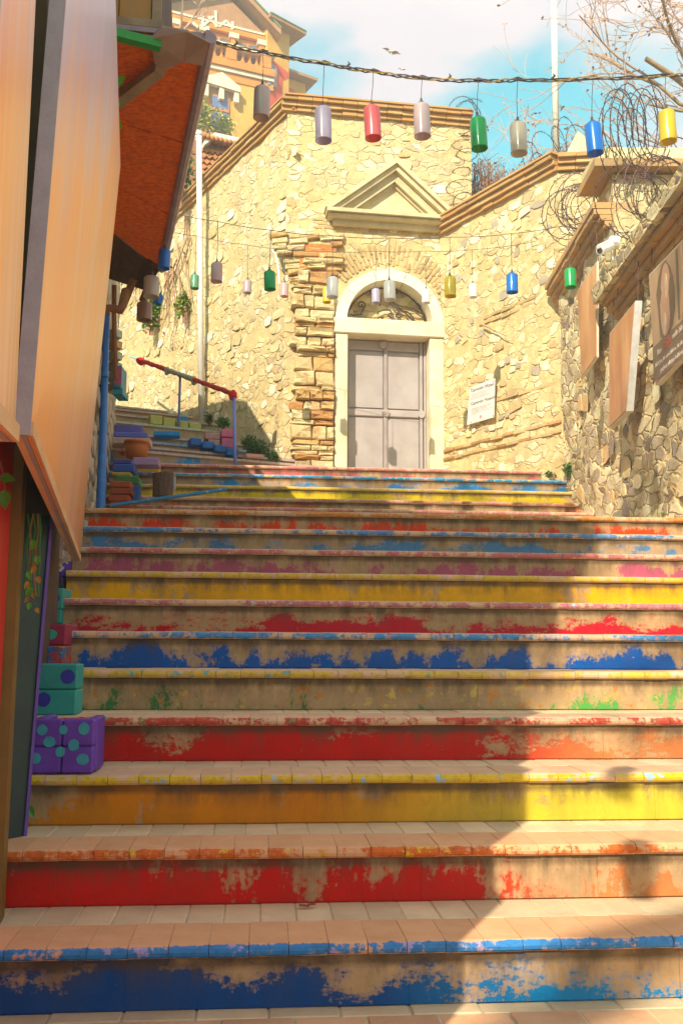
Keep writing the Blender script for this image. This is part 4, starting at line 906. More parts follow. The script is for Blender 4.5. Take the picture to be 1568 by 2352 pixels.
hh = PY(74, 1524, zc[4] - .05).z - c0.z
for j in range(2):
    blk(t, 'block', c0 + Vector((0, 0, j * hh / 2)), ww, .15, hh / 2 - .003, TEAL)
disc(t, c0, ww * .78, hh * .74, .03 * 1.0, BLD); disc(t, c0, ww * .24, hh * .3, .03, BLD)
t, c0, ww, hh = stack('painted_block', 'low block painted in red, blue and orange patches between teal and crimson blocks', 5, 84, 142, 1530, 1482, zc[5] - .0, cat='block')
hh = PY(84, 1484, zc[5]).z - c0.z
PATCH = paint('patch_paint', (.5, .04, .01), (.03, .12, .35), (.5, .2, .02), .5, .0, 0, 33, 14, .52, base=(.05, .15, .2), lip=0); blk(t, 'block', c0, ww, .2, max(.05, hh), PATCH)
t, c0, ww, hh = stack('painted_block', 'crimson block with a teal apple shaped dot', 6, 88, 148, 1478, 1432, zc[5] + .1, cat='block')
c0.z = PY(88, 1482, zc[5] + .1).z; hh = PY(88, 1433, zc[5] + .1).z - c0.z
blk(t, 'block', c0, ww, .3, hh, CRM); disc(t, c0, ww * .45, hh * .5, hh * .24, flat('bright_teal', (.02, .42, .32), .6), name='painted_apple', sx=1.25)
t, c0, ww, hh = stack('planter_box', 'teal pair of blocks with one blue dot each, third planter up the stairs', 7, 90, 140, 1430, 1351, zc[6] + .2)
c0.z = PY(90, 1432, zc[6] + .2).z; hh = PY(90, 1350, zc[6] + .2).z - c0.z
for j, (z0, z1) in enumerate(((0, .4), (.405, 1))): blk(t, 'block', c0 + Vector((0, 0, z0 * hh)), ww * (.96 if j == 0 else 1), .25, (z1 - z0) * hh, TEAL)
disc(t, c0, ww * .45, hh * .2, hh * .13, BLD); disc(t, c0, ww * .66, hh * .72, hh * .13, BLD)
t, c0, ww, hh = stack('painted_block', 'dark navy block under the flower painted planter', 8, 98, 141, 1350, 1326, zc[7] + .2, cat='block')
c0.z = PY(98, 1350, zc[7] + .2).z; hh = PY(98, 1326, zc[7] + .2).z - c0.z; blk(t, 'block', c0, ww, .25, hh, NAV)
t, c0, ww, hh = stack('planter_box', 'violet planter painted with white flowers, topmost of the left planters', 8, 100, 143, 1325, 1283, zc[7] + .22)
c0.z = PY(98, 1325, zc[7] + .22).z; hh = PY(98, 1283, zc[7] + .22).z - c0.z; blk(t, 'block', c0, ww, .25, hh, mat('indigo_paint', (.05, .01, .36), None, 9, .6, .2, 0)); disc(t, c0, ww * .45, hh * .5, hh * .22, CYD)
FLW = flat('petal_white', (.72, .6, .55), .6)
for cx_, cz_ in ((.5, .25), (.85, .5), (.05, .25)):
    for a_ in range(5): disc(t, c0 - Vector((0, .001 * a_ + .001, 0)), ww * cx_ + hh * .13 * math.cos(a_ * 1.257), hh * cz_ + hh * .13 * math.sin(a_ * 1.257), hh * .09, FLW, name='painted_petal')
# small plants: leaves as little folded blades
def leaf(b, c, s, rnd, mi=0):
    a = rnd.uniform(0, 6.28); e = rnd.uniform(-.6, 1); d = Vector((math.cos(a) * math.cos(e), math.sin(a) * math.cos(e), math.sin(e))); x = d.orthogonal().normalized(); y = d.cross(x)
    q = rnd.uniform(0, 6.28); x2 = x * math.cos(q) + y * math.sin(q)
    b.add([c, c + d * s * .5 + x2 * s * .3, c + d * s, c + d * s * .5 - x2 * s * .3], [(0, 1, 2), (0, 2, 3)], mi)
def bush(name, c, rx, ry, rz, n, s, lab, mi=(0, 1), seed=3, cat='bush', group=None, stems=14):
    r_ = random.Random(seed); c = Vector(c); t = thing(name, c - Vector((0, 0, rz)), lab, cat, group); b = MB()
    lob = [(Vector((r_.uniform(-.6, .6) * rx, r_.uniform(-.6, .6) * ry, r_.uniform(-.4, .6) * rz)), r_.uniform(.35, .6)) for _ in range(9)]
    for i in range(n):
        o, k = r_.choice(lob); v = Vector((r_.gauss(0, 1), r_.gauss(0, 1), r_.gauss(0, 1))).normalized() * (r_.random() ** .4)
        p = c + o + Vector((v.x * rx * k, v.y * ry * k, v.z * rz * k)); leaf(b, p, s * r_.uniform(.6, 1.3), r_, r_.choice([0, 0, 1]))
    link('foliage', b.mesh('foliage', [GRN[mi[0]], GRN[mi[1]]]), t, kind='stuff')
    b = MB()
    for i in range(stems):
        o, k = r_.choice(lob); b.tube([c + Vector((r_.uniform(-.2, .2) * rx, 0, -rz)), c + o * .5, c + o], [.008, .005, .002], 4)
    link('stems', b.mesh('stems', TWIG), t)
    return t
bush('round_bush', PY(593, 1036, 11.9), .21, .2, .19, 2600, .035, 'round dark green bush growing at the foot of the ruined pier', (0, 1), 1)
bush('small_bush', PY(625, 1050, 11.8), .08, .1, .1, 500, .03, 'small green plant just right of the round bush', (0, 1), 2)
bush('weed', PY(512, 975, 13), .1, .1, .12, 500, .035, 'leafy weed behind the pink blocks', (0, 1), 4, 'plant'); bush('weed', PY(480, 965, 13.6), .06, .1, .1, 250, .035, 'small weed beside the foot of the white pole', (0, 1), 5, 'plant'); bush('weed', PY(412, 972, 15), .12, .1, .08, 300, .04, 'low weed at the top of the upper stairs', (0, 1), 6, 'plant')
bush('weed', PY(1310, 1080, 10.6), .09, .08, .12, 420, .035, 'green weed in the corner where the right walls meet', (0, 1), 7, 'plant'); bush('weed', PY(1265, 1090, 11.0), .07, .05, .04, 140, .03, 'low weed left of the corner weed', (0, 1), 8, 'plant'); bush('weed', PY(1152, 1087, 12), .11, .05, .035, 160, .03, 'thin strip of weeds at the wall foot below the plaque', (0, 1), 9, 'plant'); bush('weed', PY(1528, 1185, 7.5), .05, .05, .04, 120, .02, 'tiny yellow green weed at the foot of the right wall', (0, 2), 10, 'plant')
q = FA.p(*FA.px(355, 718, .1), .15); bush('wall_shrub', q, .22, .2, .42, 1500, .07, 'bright green shrub rooted in the shaded end of the long wall', (0, 2), 11)
q = FA.p(*FA.px(425, 700, .1), .1); bush('wall_shrub', q, .16, .1, .3, 500, .06, 'sparse green plant on the long wall near the white pole', (0, 2), 12)
q = FA.p(*FA.px(435, 400, .1), .25); bush('wall_shrub', q, .2, .2, .6, 700, .09, 'dark creeper at the top of the long wall behind the awning edge', (1, 0), 13)

# --- upper left clutter, standing on landing and first upper steps
PIL = lambda c, n_='p': flat('block_' + n_, c, .6, .1)
def onlanding(x0, x1, y0, y1, Y, d_, m, name, lab, parts=1, cat='block', group=None, rot=YAW):
    c0 = PY(x0, y1, Y); top = PY(x0, y0, Y); ww = pxw(x0, x1, Y); hh = top.z - c0.z
    t = thing(name, c0, lab, cat, group)
    for j in range(parts): blk(t, 'brick' if parts > 1 else 'block', c0 + Vector((R.uniform(-.01, .01) if parts > 1 else 0, 0, j * hh / parts)), ww * (1 - (.02 * (j % 2) if parts > 1 else 0)), d_, hh / parts - .004, m[j % len(m)] if isinstance(m, list) else m, .008, rot)
    return t
REDB = mat('red_block', (.35, .07, .015), (.28, .04, .01), 9, .7, .2, .25)
onlanding(249, 299, 1103, 1166, 8.9, .3, REDB, 'brick_stack', 'stack of four dark red bricks beside the blue plank', 4, 'bricks')
onlanding(299, 318, 1113, 1150, 9.1, .2, PIL((.01, .09, .35), 'blue'), 'painted_block', 'upright blue block squeezed right of the red brick stack')
onlanding(264, 318, 1091, 1112, 9.2, .3, PIL((.05, .22, .04), 'green'), 'painted_block', 'green block lying on the red and blue ones')
onlanding(256, 300, 1083, 1092, 9.5, .3, PIL((.55, .35, .02), 'yellow'), 'painted_block', 'thin yellow block under the dark blue ones')
onlanding(258, 307, 1064, 1083, 9.7, .3, PIL((.01, .07, .4), 'cobalt'), 'painted_block', 'cobalt blue block left of the yellow riser')
onlanding(259, 302, 1053, 1064, 9.75, .3, PIL((.05, .06, .33), 'indigo'), 'painted_block', 'indigo block on top of the cobalt blue block')
onlanding(304, 364, 1049, 1067, 10.1, .25, PIL((.36, .22, .42), 'lavender'), 'painted_block', 'lavender block in front of the orange pot', 1)
onlanding(303, 365, 1067, 1090, 10.45, .2, PIL((.62, .38, .01), 'ochre'), 'painted_block', 'yellow painted block at the left end of the pink step')
onlanding(262, 325, 974, 1001, 11.6, .3, PIL((.12, .1, .42), 'violet'), 'painted_block', 'violet blue block behind the pot')
onlanding(262, 338, 991, 1003, 11.4, .3, PIL((.1, .12, .5), 'blueviolet'), 'painted_block', 'flat blue block below the violet one')
onlanding(258, 345, 1003, 1018, 10.6, .25, PIL((.6, .4, .34), 'rose'), 'pale_slab', 'pale pink slab resting on the orange pot')
onlanding(258, 285, 1018, 1045, 10.9, .25, PIL((.4, .14, .06), 'rust'), 'brick_stack', 'rust coloured bricks left of the orange pot', 3, 'bricks')
onlanding(352, 412, 988, 1000, 12.4, .2, PIL((.0, .25, .6), 'sky'), 'painted_block', 'bright blue block on the upper steps')
onlanding(406, 430, 955, 972, 13.4, .2, PIL((.0, .25, .55), 'sky2'), 'painted_block', 'short bright blue block near the handrail post')
YG = PIL((.42, .42, .1), 'lime')
t = thing('block_row', PY(345, 970, 13), 'descending row of four yellow green blocks on the upper steps', 'blocks')
for i in range(4):
    q = PY(345 + i * 30, 973 + i * 6, 13.1 + i * .1); blk(t, 'block', q, .17, .2, .13, YG, .008, u_t)
t = thing('block_row', PY(435, 1020, 11.9), 'descending row of dark blue blocks along the upper steps', 'blocks')
for i in range(4):
    q = PY(437 + i * 28, 1021 + i * 8, 11.9 + i * .0); blk(t, 'block', q, .145, .2, .09, PIL((.0, .12, .45), 'deep'), .008, .35)
t = thing('pink_block_wall', PY(475, 1025, 12.2), 'low wall of pink painted blocks at the foot of the white pole', 'blocks')
PKB = PIL((.62, .13, .25), 'pink'); PKB2 = PIL((.5, .25, .22), 'palepink')
for i, (x0, x1, y0, y1, m) in enumerate(((508, 545, 984, 1003, PKB), (470, 508, 992, 1008, PKB2), (508, 545, 1004, 1028, PKB), (478, 507, 1008, 1022, PKB2))):
    q = PY(x0, y1, 12.1); blk(t, 'block', q, pxw(x0, x1, 12.1) - .005, .3, (y1 - y0) / 2219 * 12.1, m, .01, .2)
onlanding(565, 608, 1040, 1049, 11.3, .1, PKB2, 'pale_slab', 'loose pale pink slab in front of the round bush', 1, rot=.35)
# pot
q = PY(313, 1052, 10.5); pot = thing('plant_pot', q, 'orange terracotta pot on the left of the landing steps', 'pot')
rr_ = pxw(285, 341, 10.5) / 2; hh = pxw(0, 40, 10.5)
MB().lathe([(0, 0), (rr_ * .85, 0), (rr_ * .95, hh * .6), (rr_ * .97, hh * .85), (rr_ * 1.06, hh * .86), (rr_ * 1.06, hh), (rr_ * .95, hh), (rr_ * .9, hh * .8), (0, hh * .8)], q, 24).build('body', mat('terracotta', (.5, .14, .02), (.42, .11, .02), 5, .6, .15, 0), pot, smooth=True)
# stump
q = PY(374, 1141, 9.15); st_ = thing('log_stump', q, 'upright weathered log standing on the landing behind the blue plank', 'log')
rr_ = pxw(350, 397, 9.15) / 2; hh = pxw(0, 56, 9.15); prf = []
b = MB(); k = 22; rg = random.Random(9)
rad = [1 + rg.uniform(-.07, .07) for _ in range(k)]
for z, s in ((0, 1.0), (.3, .98), (.7, 1.02), (.96, 1.04), (1, .95)):
    for j in range(k): a_ = 2 * math.pi * j / k; b.v.append(q + Vector((rr_ * s * rad[j] * math.cos(a_), rr_ * s * rad[j] * math.sin(a_), hh * z + (.015 * math.cos(a_) if z == 1 else 0))))
for i in range(4):
    for j in range(k): b.f.append((i * k + j, i * k + (j + 1) % k, (i + 1) * k + (j + 1) % k, (i + 1) * k + j)); b.m.append(0)
b.f.append(tuple(4 * k + j for j in range(k))); b.m.append(0)
b.build('bark', mat('dry_bark', (.20, .12, .07), (.11, .06, .04), 12, .95, .8, 0, stretch=(3, 3, .5), dist=.03), st_, smooth=False)
MB().box(q.x + rr_ * 1.02, q.x + rr_ * 1.2, q.y - .02, q.y + .02, q.z + .06, q.z + .2).build('grey_slip', flat('grey_card', (.4, .42, .5), .5), st_)
# plank and red batten lying on the landing edge
def bar3(name, a, c_, w_, h_, m, lab, cat):
    d_ = (c_ - a).normalized(); s_ = Vector((-d_.y, d_.x, 0)).normalized() * w_ / 2; z_ = Vector((0, 0, h_))
    return MB().hexa([a - s_, c_ - s_, c_ + s_, a + s_, a - s_ + z_, c_ - s_ + z_, c_ + s_ + z_, a + s_ + z_]).build(name, m, None, lab, cat, bevel=.004)
bar3('blue_plank', PY(250, 1165, 8.7), PY(520, 1127, 8.95), .08, .025, mat('chipped_blue', (.01, .22, .5), (.5, .6, .65), 30, .5, .2, 0, sharp=(.6, .68)), 'chipped light blue plank resting across the left end of the landing steps', 'plank')
# handrail
hr = thing('handrail', PZ(537, 1070, 17 * H), 'blue post handrail wrapped in red and grey cloth on the upper stairs', 'handrail')
RC = mat('red_cloth', (.62, .01, .005), (.45, .005, .005), 20, .9, .4, 0, dist=.02); GC = mat('grey_cloth', (.36, .36, .27), (.26, .27, .2), 20, .9, .4, 0, dist=.02)
h0, h1 = PY(537, 905, 11.4), PY(303, 820, 15.6)
def hp(t): return lerp(h0, h1, t)
def tx(x): # parameter along the rail for a given direction
    lo_, hi_ = 0, 1
    for _ in range(30):
        m_ = (lo_ + hi_) / 2; c = hp(m_); xx = 784 + 2219 * c.x / c.y
        if xx > x: lo_ = m_
        else: hi_ = m_
    return lo_
rg = random.Random(4)
def wrap(x0, x1, r0, m, nm):
    a_, c_ = tx(x0), tx(x1); n_ = 26; MB().tube([hp(a_ + (c_ - a_) * i / n_) + Vector((0, 0, rg.uniform(-.004, .004))) for i in range(n_ + 1)], [r0 * rg.uniform(.82, 1.15) for _ in range(n_ + 1)], 8).build(nm, m, hr)
MB().tube([h0, h1 + (h1 - h0).normalized() * .1], .018, 6).build('rail', flat('pale_blue_paint', (.3, .45, .55), .5), hr)
wrap(537, 432, .032, RC, 'red_wrap'); wrap(430, 368, .036, GC, 'grey_wrap'); wrap(366, 305, .034, RC, 'red_wrap')
for x, m, rr2 in ((533, RC, .055), (434, GC, .05), (372, GC, .045), (308, RC, .085)):
    c = hp(tx(x)); MB().tube([c + Vector((-.02, 0, -.07)), c + Vector((0, 0, -.03)), c + Vector((0, 0, .02)), c + Vector((.01, 0, .05))], [rr2 * .4, rr2, rr2 * .9, rr2 * .3], 9).build('knot', m, hr, jag=.02)
MB().tube([h0 + Vector((0, 0, -.02)), PZ(540, 1071, 17 * H)], .02, 10).build('post', mat('lilac_blue_paint', (.16, .16, .55), (.12, .2, .55), 5, .4, .1, 0), hr, smooth=True)
c = hp(tx(401)); MB().tube([c, Vector((c.x, c.y, c.z - 1.0))], .018, 10).build('post', MATS['lilac_blue_paint'], hr, smooth=True)
# white pole
wp = thing('white_pole', PY(463, 1000, 14.6), 'tall white flaking pole standing in front of the long wall', 'pole')
FP = paint('flaking_white', (.75, .72, .68), (.3, .16, .1), None, .0, 0, 0, 50, 14, .66, base=(.3, .2, .12), lip=0); p0, p1 = PY(463, 995, 14.6), PY(457, 306, 14.6)
MB().tube([p0, p1], [.05, .046], 14).build('shaft', FP, wp, smooth=True); MB().tube([p1 + Vector((0, 0, -.03)), p1 + Vector((0, 0, .03))], .06, 14).build('cap', FP, wp)
MB().tube([p1 + Vector((0, 0, -.05)), p1 + Vector((-.25, 0, -.05))], .025, 8).build('arm', FP, wp); MB().lathe([(.1, 0), (.09, .08), (.06, .12)], p0 + Vector((0, 0, -.05)), 14).build('foot', FP, wp)
# flag pole
MB().tube([PY(1277, 360, 15), PY(1271, -60, 15)], [.055, .05], 14).build('mast', flat('mast_white', (.8, .76, .66), .5), None, 'tall smooth white mast rising behind the right wall', 'mast', smooth=True)

# ---------------- hanging lamps ----------------
def lampmat(nm, c, tr=.45):
    t_ = NT('shade_' + nm); t_.b.inputs['Roughness'].default_value = .28; t_.set(t_.b.inputs['Base Color'], c); t_.b.inputs['Coat Weight'].default_value = .5; t_.b.inputs['Coat Roughness'].default_value = .12
    tl = t_.n.new('ShaderNodeBsdfTranslucent'); t_.set(tl.inputs[0], tuple(min(1, k * 1.15) for k in c)); ms = t_.n.new('ShaderNodeMixShader'); ms.inputs[0].default_value = tr
    t_.l.new(t_.b.outputs[0], ms.inputs[1]); t_.l.new(tl.outputs[0], ms.inputs[2]); t_.l.new(ms.outputs[0], t_.out.inputs[0]); return t_.mat
LC = {'grey': lampmat('grey', (.64, .50, .47), .4), 'lavender': lampmat('lavender', (.60, .54, .68), .45), 'pink': lampmat('pink', (.82, .20, .22)), 'mauve': lampmat('mauve', (.66, .53, .55)), 'green': lampmat('green', (.0, .42, .08), .3), 'beige': lampmat('beige', (.62, .56, .46)), 'blue': lampmat('blue', (.0, .20, .72), .3), 'yellow': lampmat('yellow', (.78, .60, .02), .35), 'white': lampmat('white', (.86, .83, .79), .35), 'rose': lampmat('rose', (.76, .52, .50), .4), 'sage': lampmat('sage', (.16, .42, .24), .35), 'brown': lampmat('brown', (.34, .18, .12), .2), 'cream': lampmat('cream', (.60, .52, .44), .25)}
CAPM = flat('lamp_cap', (.08, .07, .08), .5)
def jar(r_, h_):
    b = MB(); o = [(r_ * .28, h_ * 1.0), (r_ * .62, h_ * .985), (r_ * .9, h_ * .94), (r_, h_ * .88), (r_, h_ * .03), (r_ * 1.01, 0), (r_ * .95, 0), (r_ * .95, h_ * .87), (r_ * .6, h_ * .95), (r_ * .28, h_ * .965)]
    return b.lathe(o, (0, 0, 0), 28)
def lamp(x, ycap, ybot, ycord, wpx, colr, lab, grp, wreal=.1, tilt=0, Y=None):
    Y = Y or wreal * 2219 / wpx; top = PY(x, ycap, Y); bot = PY(x, ybot - wpx * .12, Y); h_ = (top.z - bot.z); cz = PY(x, ycord, Y).z
    t = thing('pendant_lamp', bot, lab, 'lamp', grp)
    W0 = Matrix.Translation(bot) @ Matrix.Rotation(tilt, 4, 'Y') @ Matrix.Rotation(R.uniform(0, 6), 4, 'Z')
    o = link('shade', jar(wreal / 2, h_).mesh('shade', LC[colr], True), t, world=W0)
    link('cap', MB().lathe([(0, 0), (wreal * .2, 0), (wreal * .2, .008), (wreal * .09, .014), (wreal * .07, .035), (.003, .04), (0, .04)], (0, 0, 0), 12).mesh('cap', CAPM, True), t, world=W0 @ Matrix.Translation((0, 0, h_)))
    link('bulb', MB().lathe([(0, h_ * .4), (.013, h_ * .42), (.02, h_ * .5), (.014, h_ * .62), (.012, h_ * .9)], (0, 0, 0), 10).mesh('bulb', LC['white'], True), t, world=W0)
    tp = W0 @ Vector((0, 0, h_ + .035)); e = Vector((bot.x, bot.y, cz)); mid_ = lerp(tp, e, .5) + Vector((R.uniform(-.006, .006), 0, 0))
    MB().tube([tp, mid_, e], .0022 if wpx > 30 else .003, 5).build('cord', INK, t)
    return t, e
S1 = [(600, 198, 275, 118, 40, 'grey', 'brownish grey translucent lamp, leftmost on the nearest string', .0), (743, 245, 328, 144, 41, 'lavender', 'lavender grey lamp left of the pink red one', -.03), (857, 243, 322, 163, 40, 'pink', 'pink red lamp in front of the big gable cornice', -.03), (970, 238, 318, 178, 41, 'mauve', 'mauve lamp with a bright lower half between the pink and green ones', -.02), (1101, 270, 346, 184, 40, 'green', 'bright green lamp on the nearest string against the sky', -.06), (1192, 281, 357, 182, 40, 'beige', 'beige grey lamp between the green and blue ones against the sky', -.02), (1367, 281, 357, 178, 41, 'blue', 'bright blue lamp hanging before the barbed wire', -.04), (1535, 253, 330, 172, 42, 'yellow', 'yellow lamp at the right end of the nearest string', -.05)]
ends = []
for x, a_, b2, yc, wd, c_, lb, ti in S1: ends.append(lamp(x, a_, b2, yc, wd, c_, lb, 'lamps on the nearest string', .1, ti + R.uniform(-.05, .04), 5.5)[1])
S2 = [(497, 603, 650, 508, 27, 'rose', 'pale rose lamp right of the white pole on the middle string'), (620, 622, 668, 528, 27, 'green', 'small green lamp left of the ruined pier'), (763, 636, 686, 541, 29, 'white', 'white lamp half covering a yellow one'), (895, 645, 692, 546, 29, 'white', 'plain white lamp in front of the arch over the door'), (1034, 635, 684, 544, 28, 'yellow', 'yellow lamp just right of the doorway arch'), (1176, 628, 675, 536, 28, 'blue', 'blue lamp in front of the plaque wall'), (1310, 616, 663, 515, 27, 'green', 'green lamp near the corner of the right walls')]
ends2 = [lamp(x, a_, b2, yc, wd, c_, lb, 'lamps on the middle string', .1, R.uniform(-.05, .05), 8.0)[1] for x, a_, b2, yc, wd, c_, lb in S2]
S3 = [(447, 630, 665, 541, 20, 'sage', 'small sage green lamp left of the white pole'), (567, 643, 675, 562, 20, 'mauve', 'small dusky mauve lamp on the farthest string'), (652, 650, 683, 572, 20, 'rose', 'small pale pink lamp near the bent white pipe'), (750, 658, 697, 577, 22, 'yellow', 'yellow lamp behind the white one beside the arch'), (863, 663, 698, 576, 21, 'lavender', 'small lilac lamp in front of the fanlight scrollwork'), (978, 664, 698, 576, 21, 'white', 'small white lamp in front of the right arch stones'), (1086, 651, 685, 573, 20, 'white', 'small white lamp on the farthest string over the plaque wall')]
ends3 = [lamp(x, a_, b2, yc, wd, c_, lb, 'lamps on the farthest string', .1, R.uniform(-.04, .04), 10.9)[1] for x, a_, b2, yc, wd, c_, lb in S3]
lamp(376, 572, 620, 560, 29, 'blue', 'deep blue lamp at the lower tip of the awning edge', 'lamps under the awning', .1, .03, 7.6); lamp(347, 634, 686, 600, 38, 'cream', 'off white lamp below the plank hood', 'lamps under the awning', .13, 0, 7.7); lamp(331, 694, 740, 660, 37, 'brown', 'brown lamp hanging below the off white one', 'lamps under the awning', .13, 0, 7.9); lamp(361, 676, 700, 640, 22, 'blue', 'small round blue lamp partly behind the off white lamp', 'lamps under the awning', .08, .3, 8.2)
def cable(name, pts, r_, lab, strands=1, m=INK):
    """hanging cable through the lamp heads with a little sag between"""
    t = thing(name, pts[0], lab, 'cable', 'lamp cables over the stairs')
    for s in range(strands):
        P_ = []
        for i in range(len(pts) - 1):
            for j in range(6):
                f = j / 6; c = lerp(pts[i], pts[i + 1], f); c = c + Vector((0, 0, -.02 * 4 * f * (1 - f) * (pts[i + 1] - pts[i]).length)); 
                if strands > 1: c = c + Vector((0, .008 * math.sin(i * 5 + j * 1.1 + s * 2.1), .008 * math.cos(i * 5 + j * 1.3 + s * 2.1)))
                P_.append(c)
        P_.append(pts[-1]); MB().tube(P_, r_, 5).build('strand', m if s != 1 else flat('yellow_wire', (.5, .35, .1), .5), t)
    if strands > 1:
        for i, p_ in enumerate(pts[1:-1]): MB().tube([p_ + Vector((-.03, 0, .004)), p_ + Vector((0, 0, .01)), p_ + Vector((.035, 0, .002))], [.006, .011, .006], 6).build('tape', INK, t); 
        for i in range(1, len(pts) - 1, 2): p_ = lerp(pts[i], pts[i + 1], .45); MB().tube([p_, p_ + Vector((.02, 0, .02)), p_ + Vector((.01, 0, .035))], [.006, .008, .003], 5).build('tape', INK, t)
c1 = [PY(372, 62, 5.0), PY(480, 92, 5.2)] + ends + [PY(1620, 165, 5.5)]
cable('cable', c1, .0045, 'thick twisted cable carrying the nearest lamps across the sky', 3)
cable('cable', [PY(395, 488, 8)] + ends2 + [FE.p(*FE.px(1392, 500, .1), .1)], .0032, 'thin cable carrying the middle string of lamps')
cable('cable', [PY(385, 527, 10.2)] + ends3 + [PY(1232, 553, 10.9)], .0035, 'thin cable carrying the farthest string of lamps')
# string behind the viewer whose lamps throw their shade on the lower steps
for i, (x, y, z, c_) in enumerate(((-1.04, -1.15, 3.82, 'grey'), (-.98, -.74, 4.10, 'pink'), (.3, -1.0, 4.2, 'blue'))):
    Y = y; t = thing('pendant_lamp', (x, y, z), ['grey', 'pink', 'blue'][i] + ' lamp on the cable above the foot of the stairs', 'lamp', 'lamps above the foot of the stairs')
    link('shade', jar(.05, .19).mesh('shade', LC[c_], True), t, world=Matrix.Translation((x, y, z))); MB().tube([Vector((x, y, z + .19)), Vector((x, y, z + .6))], .003, 4).build('cord', INK, t)

# ---------------- barbed wire ----------------
def coil(lab, a, c_, rad, turns, up=Vector((0, 0, 1)), seed=1, loose=.15, th=.0045):
    rg = random.Random(seed); t = thing('barbed_wire_coil', a, lab, 'barbed wire', 'barbed wire coils on the walls'); d_ = (c_ - a); s_ = d_.normalized().orthogonal().normalized(); s2 = d_.normalized().cross(s_); P_ = []; n_ = turns * 20; B = MB()
    for i in range(n_ + 1):
        f = i / n_; an = i / 20 * 2 * math.pi; rr = rad * (1 + loose * math.sin(an * .37 + seed) + loose * .5 * math.sin(an * 1.3))
        P_.append(a + d_ * (f + loose * .05 * math.sin(an * .7)) + (s_ * math.cos(an) + s2 * math.sin(an)) * rr + Vector((0, 0, loose * rad * math.sin(an * .21 + seed))))
    B.tube(P_, th, 4)
    link('wire', B.mesh('wire', WIRE), t)
    B = MB()
    for i in range(1, len(P_)):
        for f in (.0, .5):
            c = lerp(P_[i - 1], P_[i], f)
            for k in range(2):
                v = Vector((rg.uniform(-1, 1), rg.uniform(-1, 1), rg.uniform(-1, 1))).normalized() * .03; x_ = v.orthogonal().normalized() * .005; B.add([c - v, c + x_, c + v, c - x_], [(0, 1, 2, 3)])
    link('barbs', B.mesh('barbs', WIRE), t, kind='stuff')
coil('small barbed wire loops at the right end of the gable cornice', PY(1052, 268, 12.6), PY(1085, 262, 12.9), .22, 3, seed=1)
coil('barbed wire coil hanging down the end of the tall gable', PY(1052, 500, 12.7), PY(1068, 300, 12.9), .15, 7, seed=2, loose=.3)
coil('barbed wire coil along the sloping brick cornice', PY(1215, 385, 11.8), PY(1350, 330, 11.2), .32, 6, seed=3, loose=.35)
coil('large barbed wire coil against the sky on the right wall', PY(1405, 305, 8.7), PY(1510, 285, 8.4), .34, 12, seed=4, loose=.25)
coil('dense round barbed wire coil in the corner of the right walls', PY(1310, 480, 10.5), PY(1375, 470, 9.4), .26, 14, seed=5, loose=.3)
coil('barbed wire coil over the pale stone return of the right wall', PY(1440, 470, 8.3), PY(1560, 430, 7.6), .26, 12, seed=6, loose=.3)

# ---------------- bare tree, shrubs ----------------
def branchy(t, root, dirv, length, rad, depth, rg, lists, spread=.6, bias=None, minr=.003, leaves=None):
    P_ = [root]; d_ = dirv.normalized(); n_ = 6; c = root
    for i in range(n_):
        d_ = (d_ + Vector((rg.gauss(0, .13), rg.gauss(0, .13), rg.gauss(0, .13))) + (bias or Vector((0, 0, 0))) * .05).normalized(); c = c + d_ * length / n_; P_.append(c)
    rs = [max(minr, rad * (1 - .55 * i / n_)) for i in range(n_ + 1)]; lists[0 if rad > .03 else 1].tube(P_, rs, 6 if rad > .03 else 4, caps=False)
    if depth == 0:
        if leaves is not None and rg.random() < .45: leaves.append(P_[-1])
        return
    k = rg.randint(3, 5)
    for i in range(k):
        j = rg.randint(2, n_); nd = (d_ + Vector((rg.uniform(-1, 1), rg.uniform(-1, 1), rg.uniform(-1, 1))) * spread).normalized()
        branchy(t, P_[j], nd, length * rg.uniform(.45, .75), rs[j] * rg.uniform(.45, .7), depth - 1, rg, lists, spread, bias, minr, leaves)
def bare_tree(lab, base, height, boughs, seed, r0=.2, depth=4, leafs=True, minr=.006):
    rg = random.Random(seed); t = thing('bare_tree', base, lab, 'tree'); base = Vector(base); top = base + Vector((0, 0, height)); MB().tube([base, lerp(base, top, .5) + Vector((.1, 0, 0)), top], [r0, r0 * .8, r0 * .6], 12).build('trunk', BARK, t, smooth=True)
    A, B2, lv = MB(), MB(), []
    for (fz, d_, ln_, rr) in boughs: branchy(t, base + Vector((0, 0, height * fz)), Vector(d_), ln_, rr, depth, rg, (A, B2), .65, Vector((0, 0, .3)), minr, lv)
    link('boughs', A.mesh('boughs', BARK, True), t); link('twigs', B2.mesh('twigs', PTWIG), t, kind='stuff')
    if leafs:
        b = MB()
        for p_ in lv:
            for _ in range(2): leaf(b, p_, .065, rg)
        link('dry_leaves', b.mesh('dry_leaves', mat('dry_leaf', (.42, .17, .04), (.5, .26, .08), 9, .8, .2, .3)), t, kind='stuff')
    return t
bare_tree('bare plane tree with pale boughs and few dry leaves at the upper right', (7.6, 14.5, 2.5), 6.0, [(.98, (-1, -.3, .12), 3.2, .10), (1., (-1, -.1, .45), 3.4, .09), (1., (-.9, -.4, .8), 3.2, .08), (1., (-.5, .1, 1), 2.6, .07), (1., (.2, .2, 1), 3, .1)], 12, .3, 4, minr=.0045)
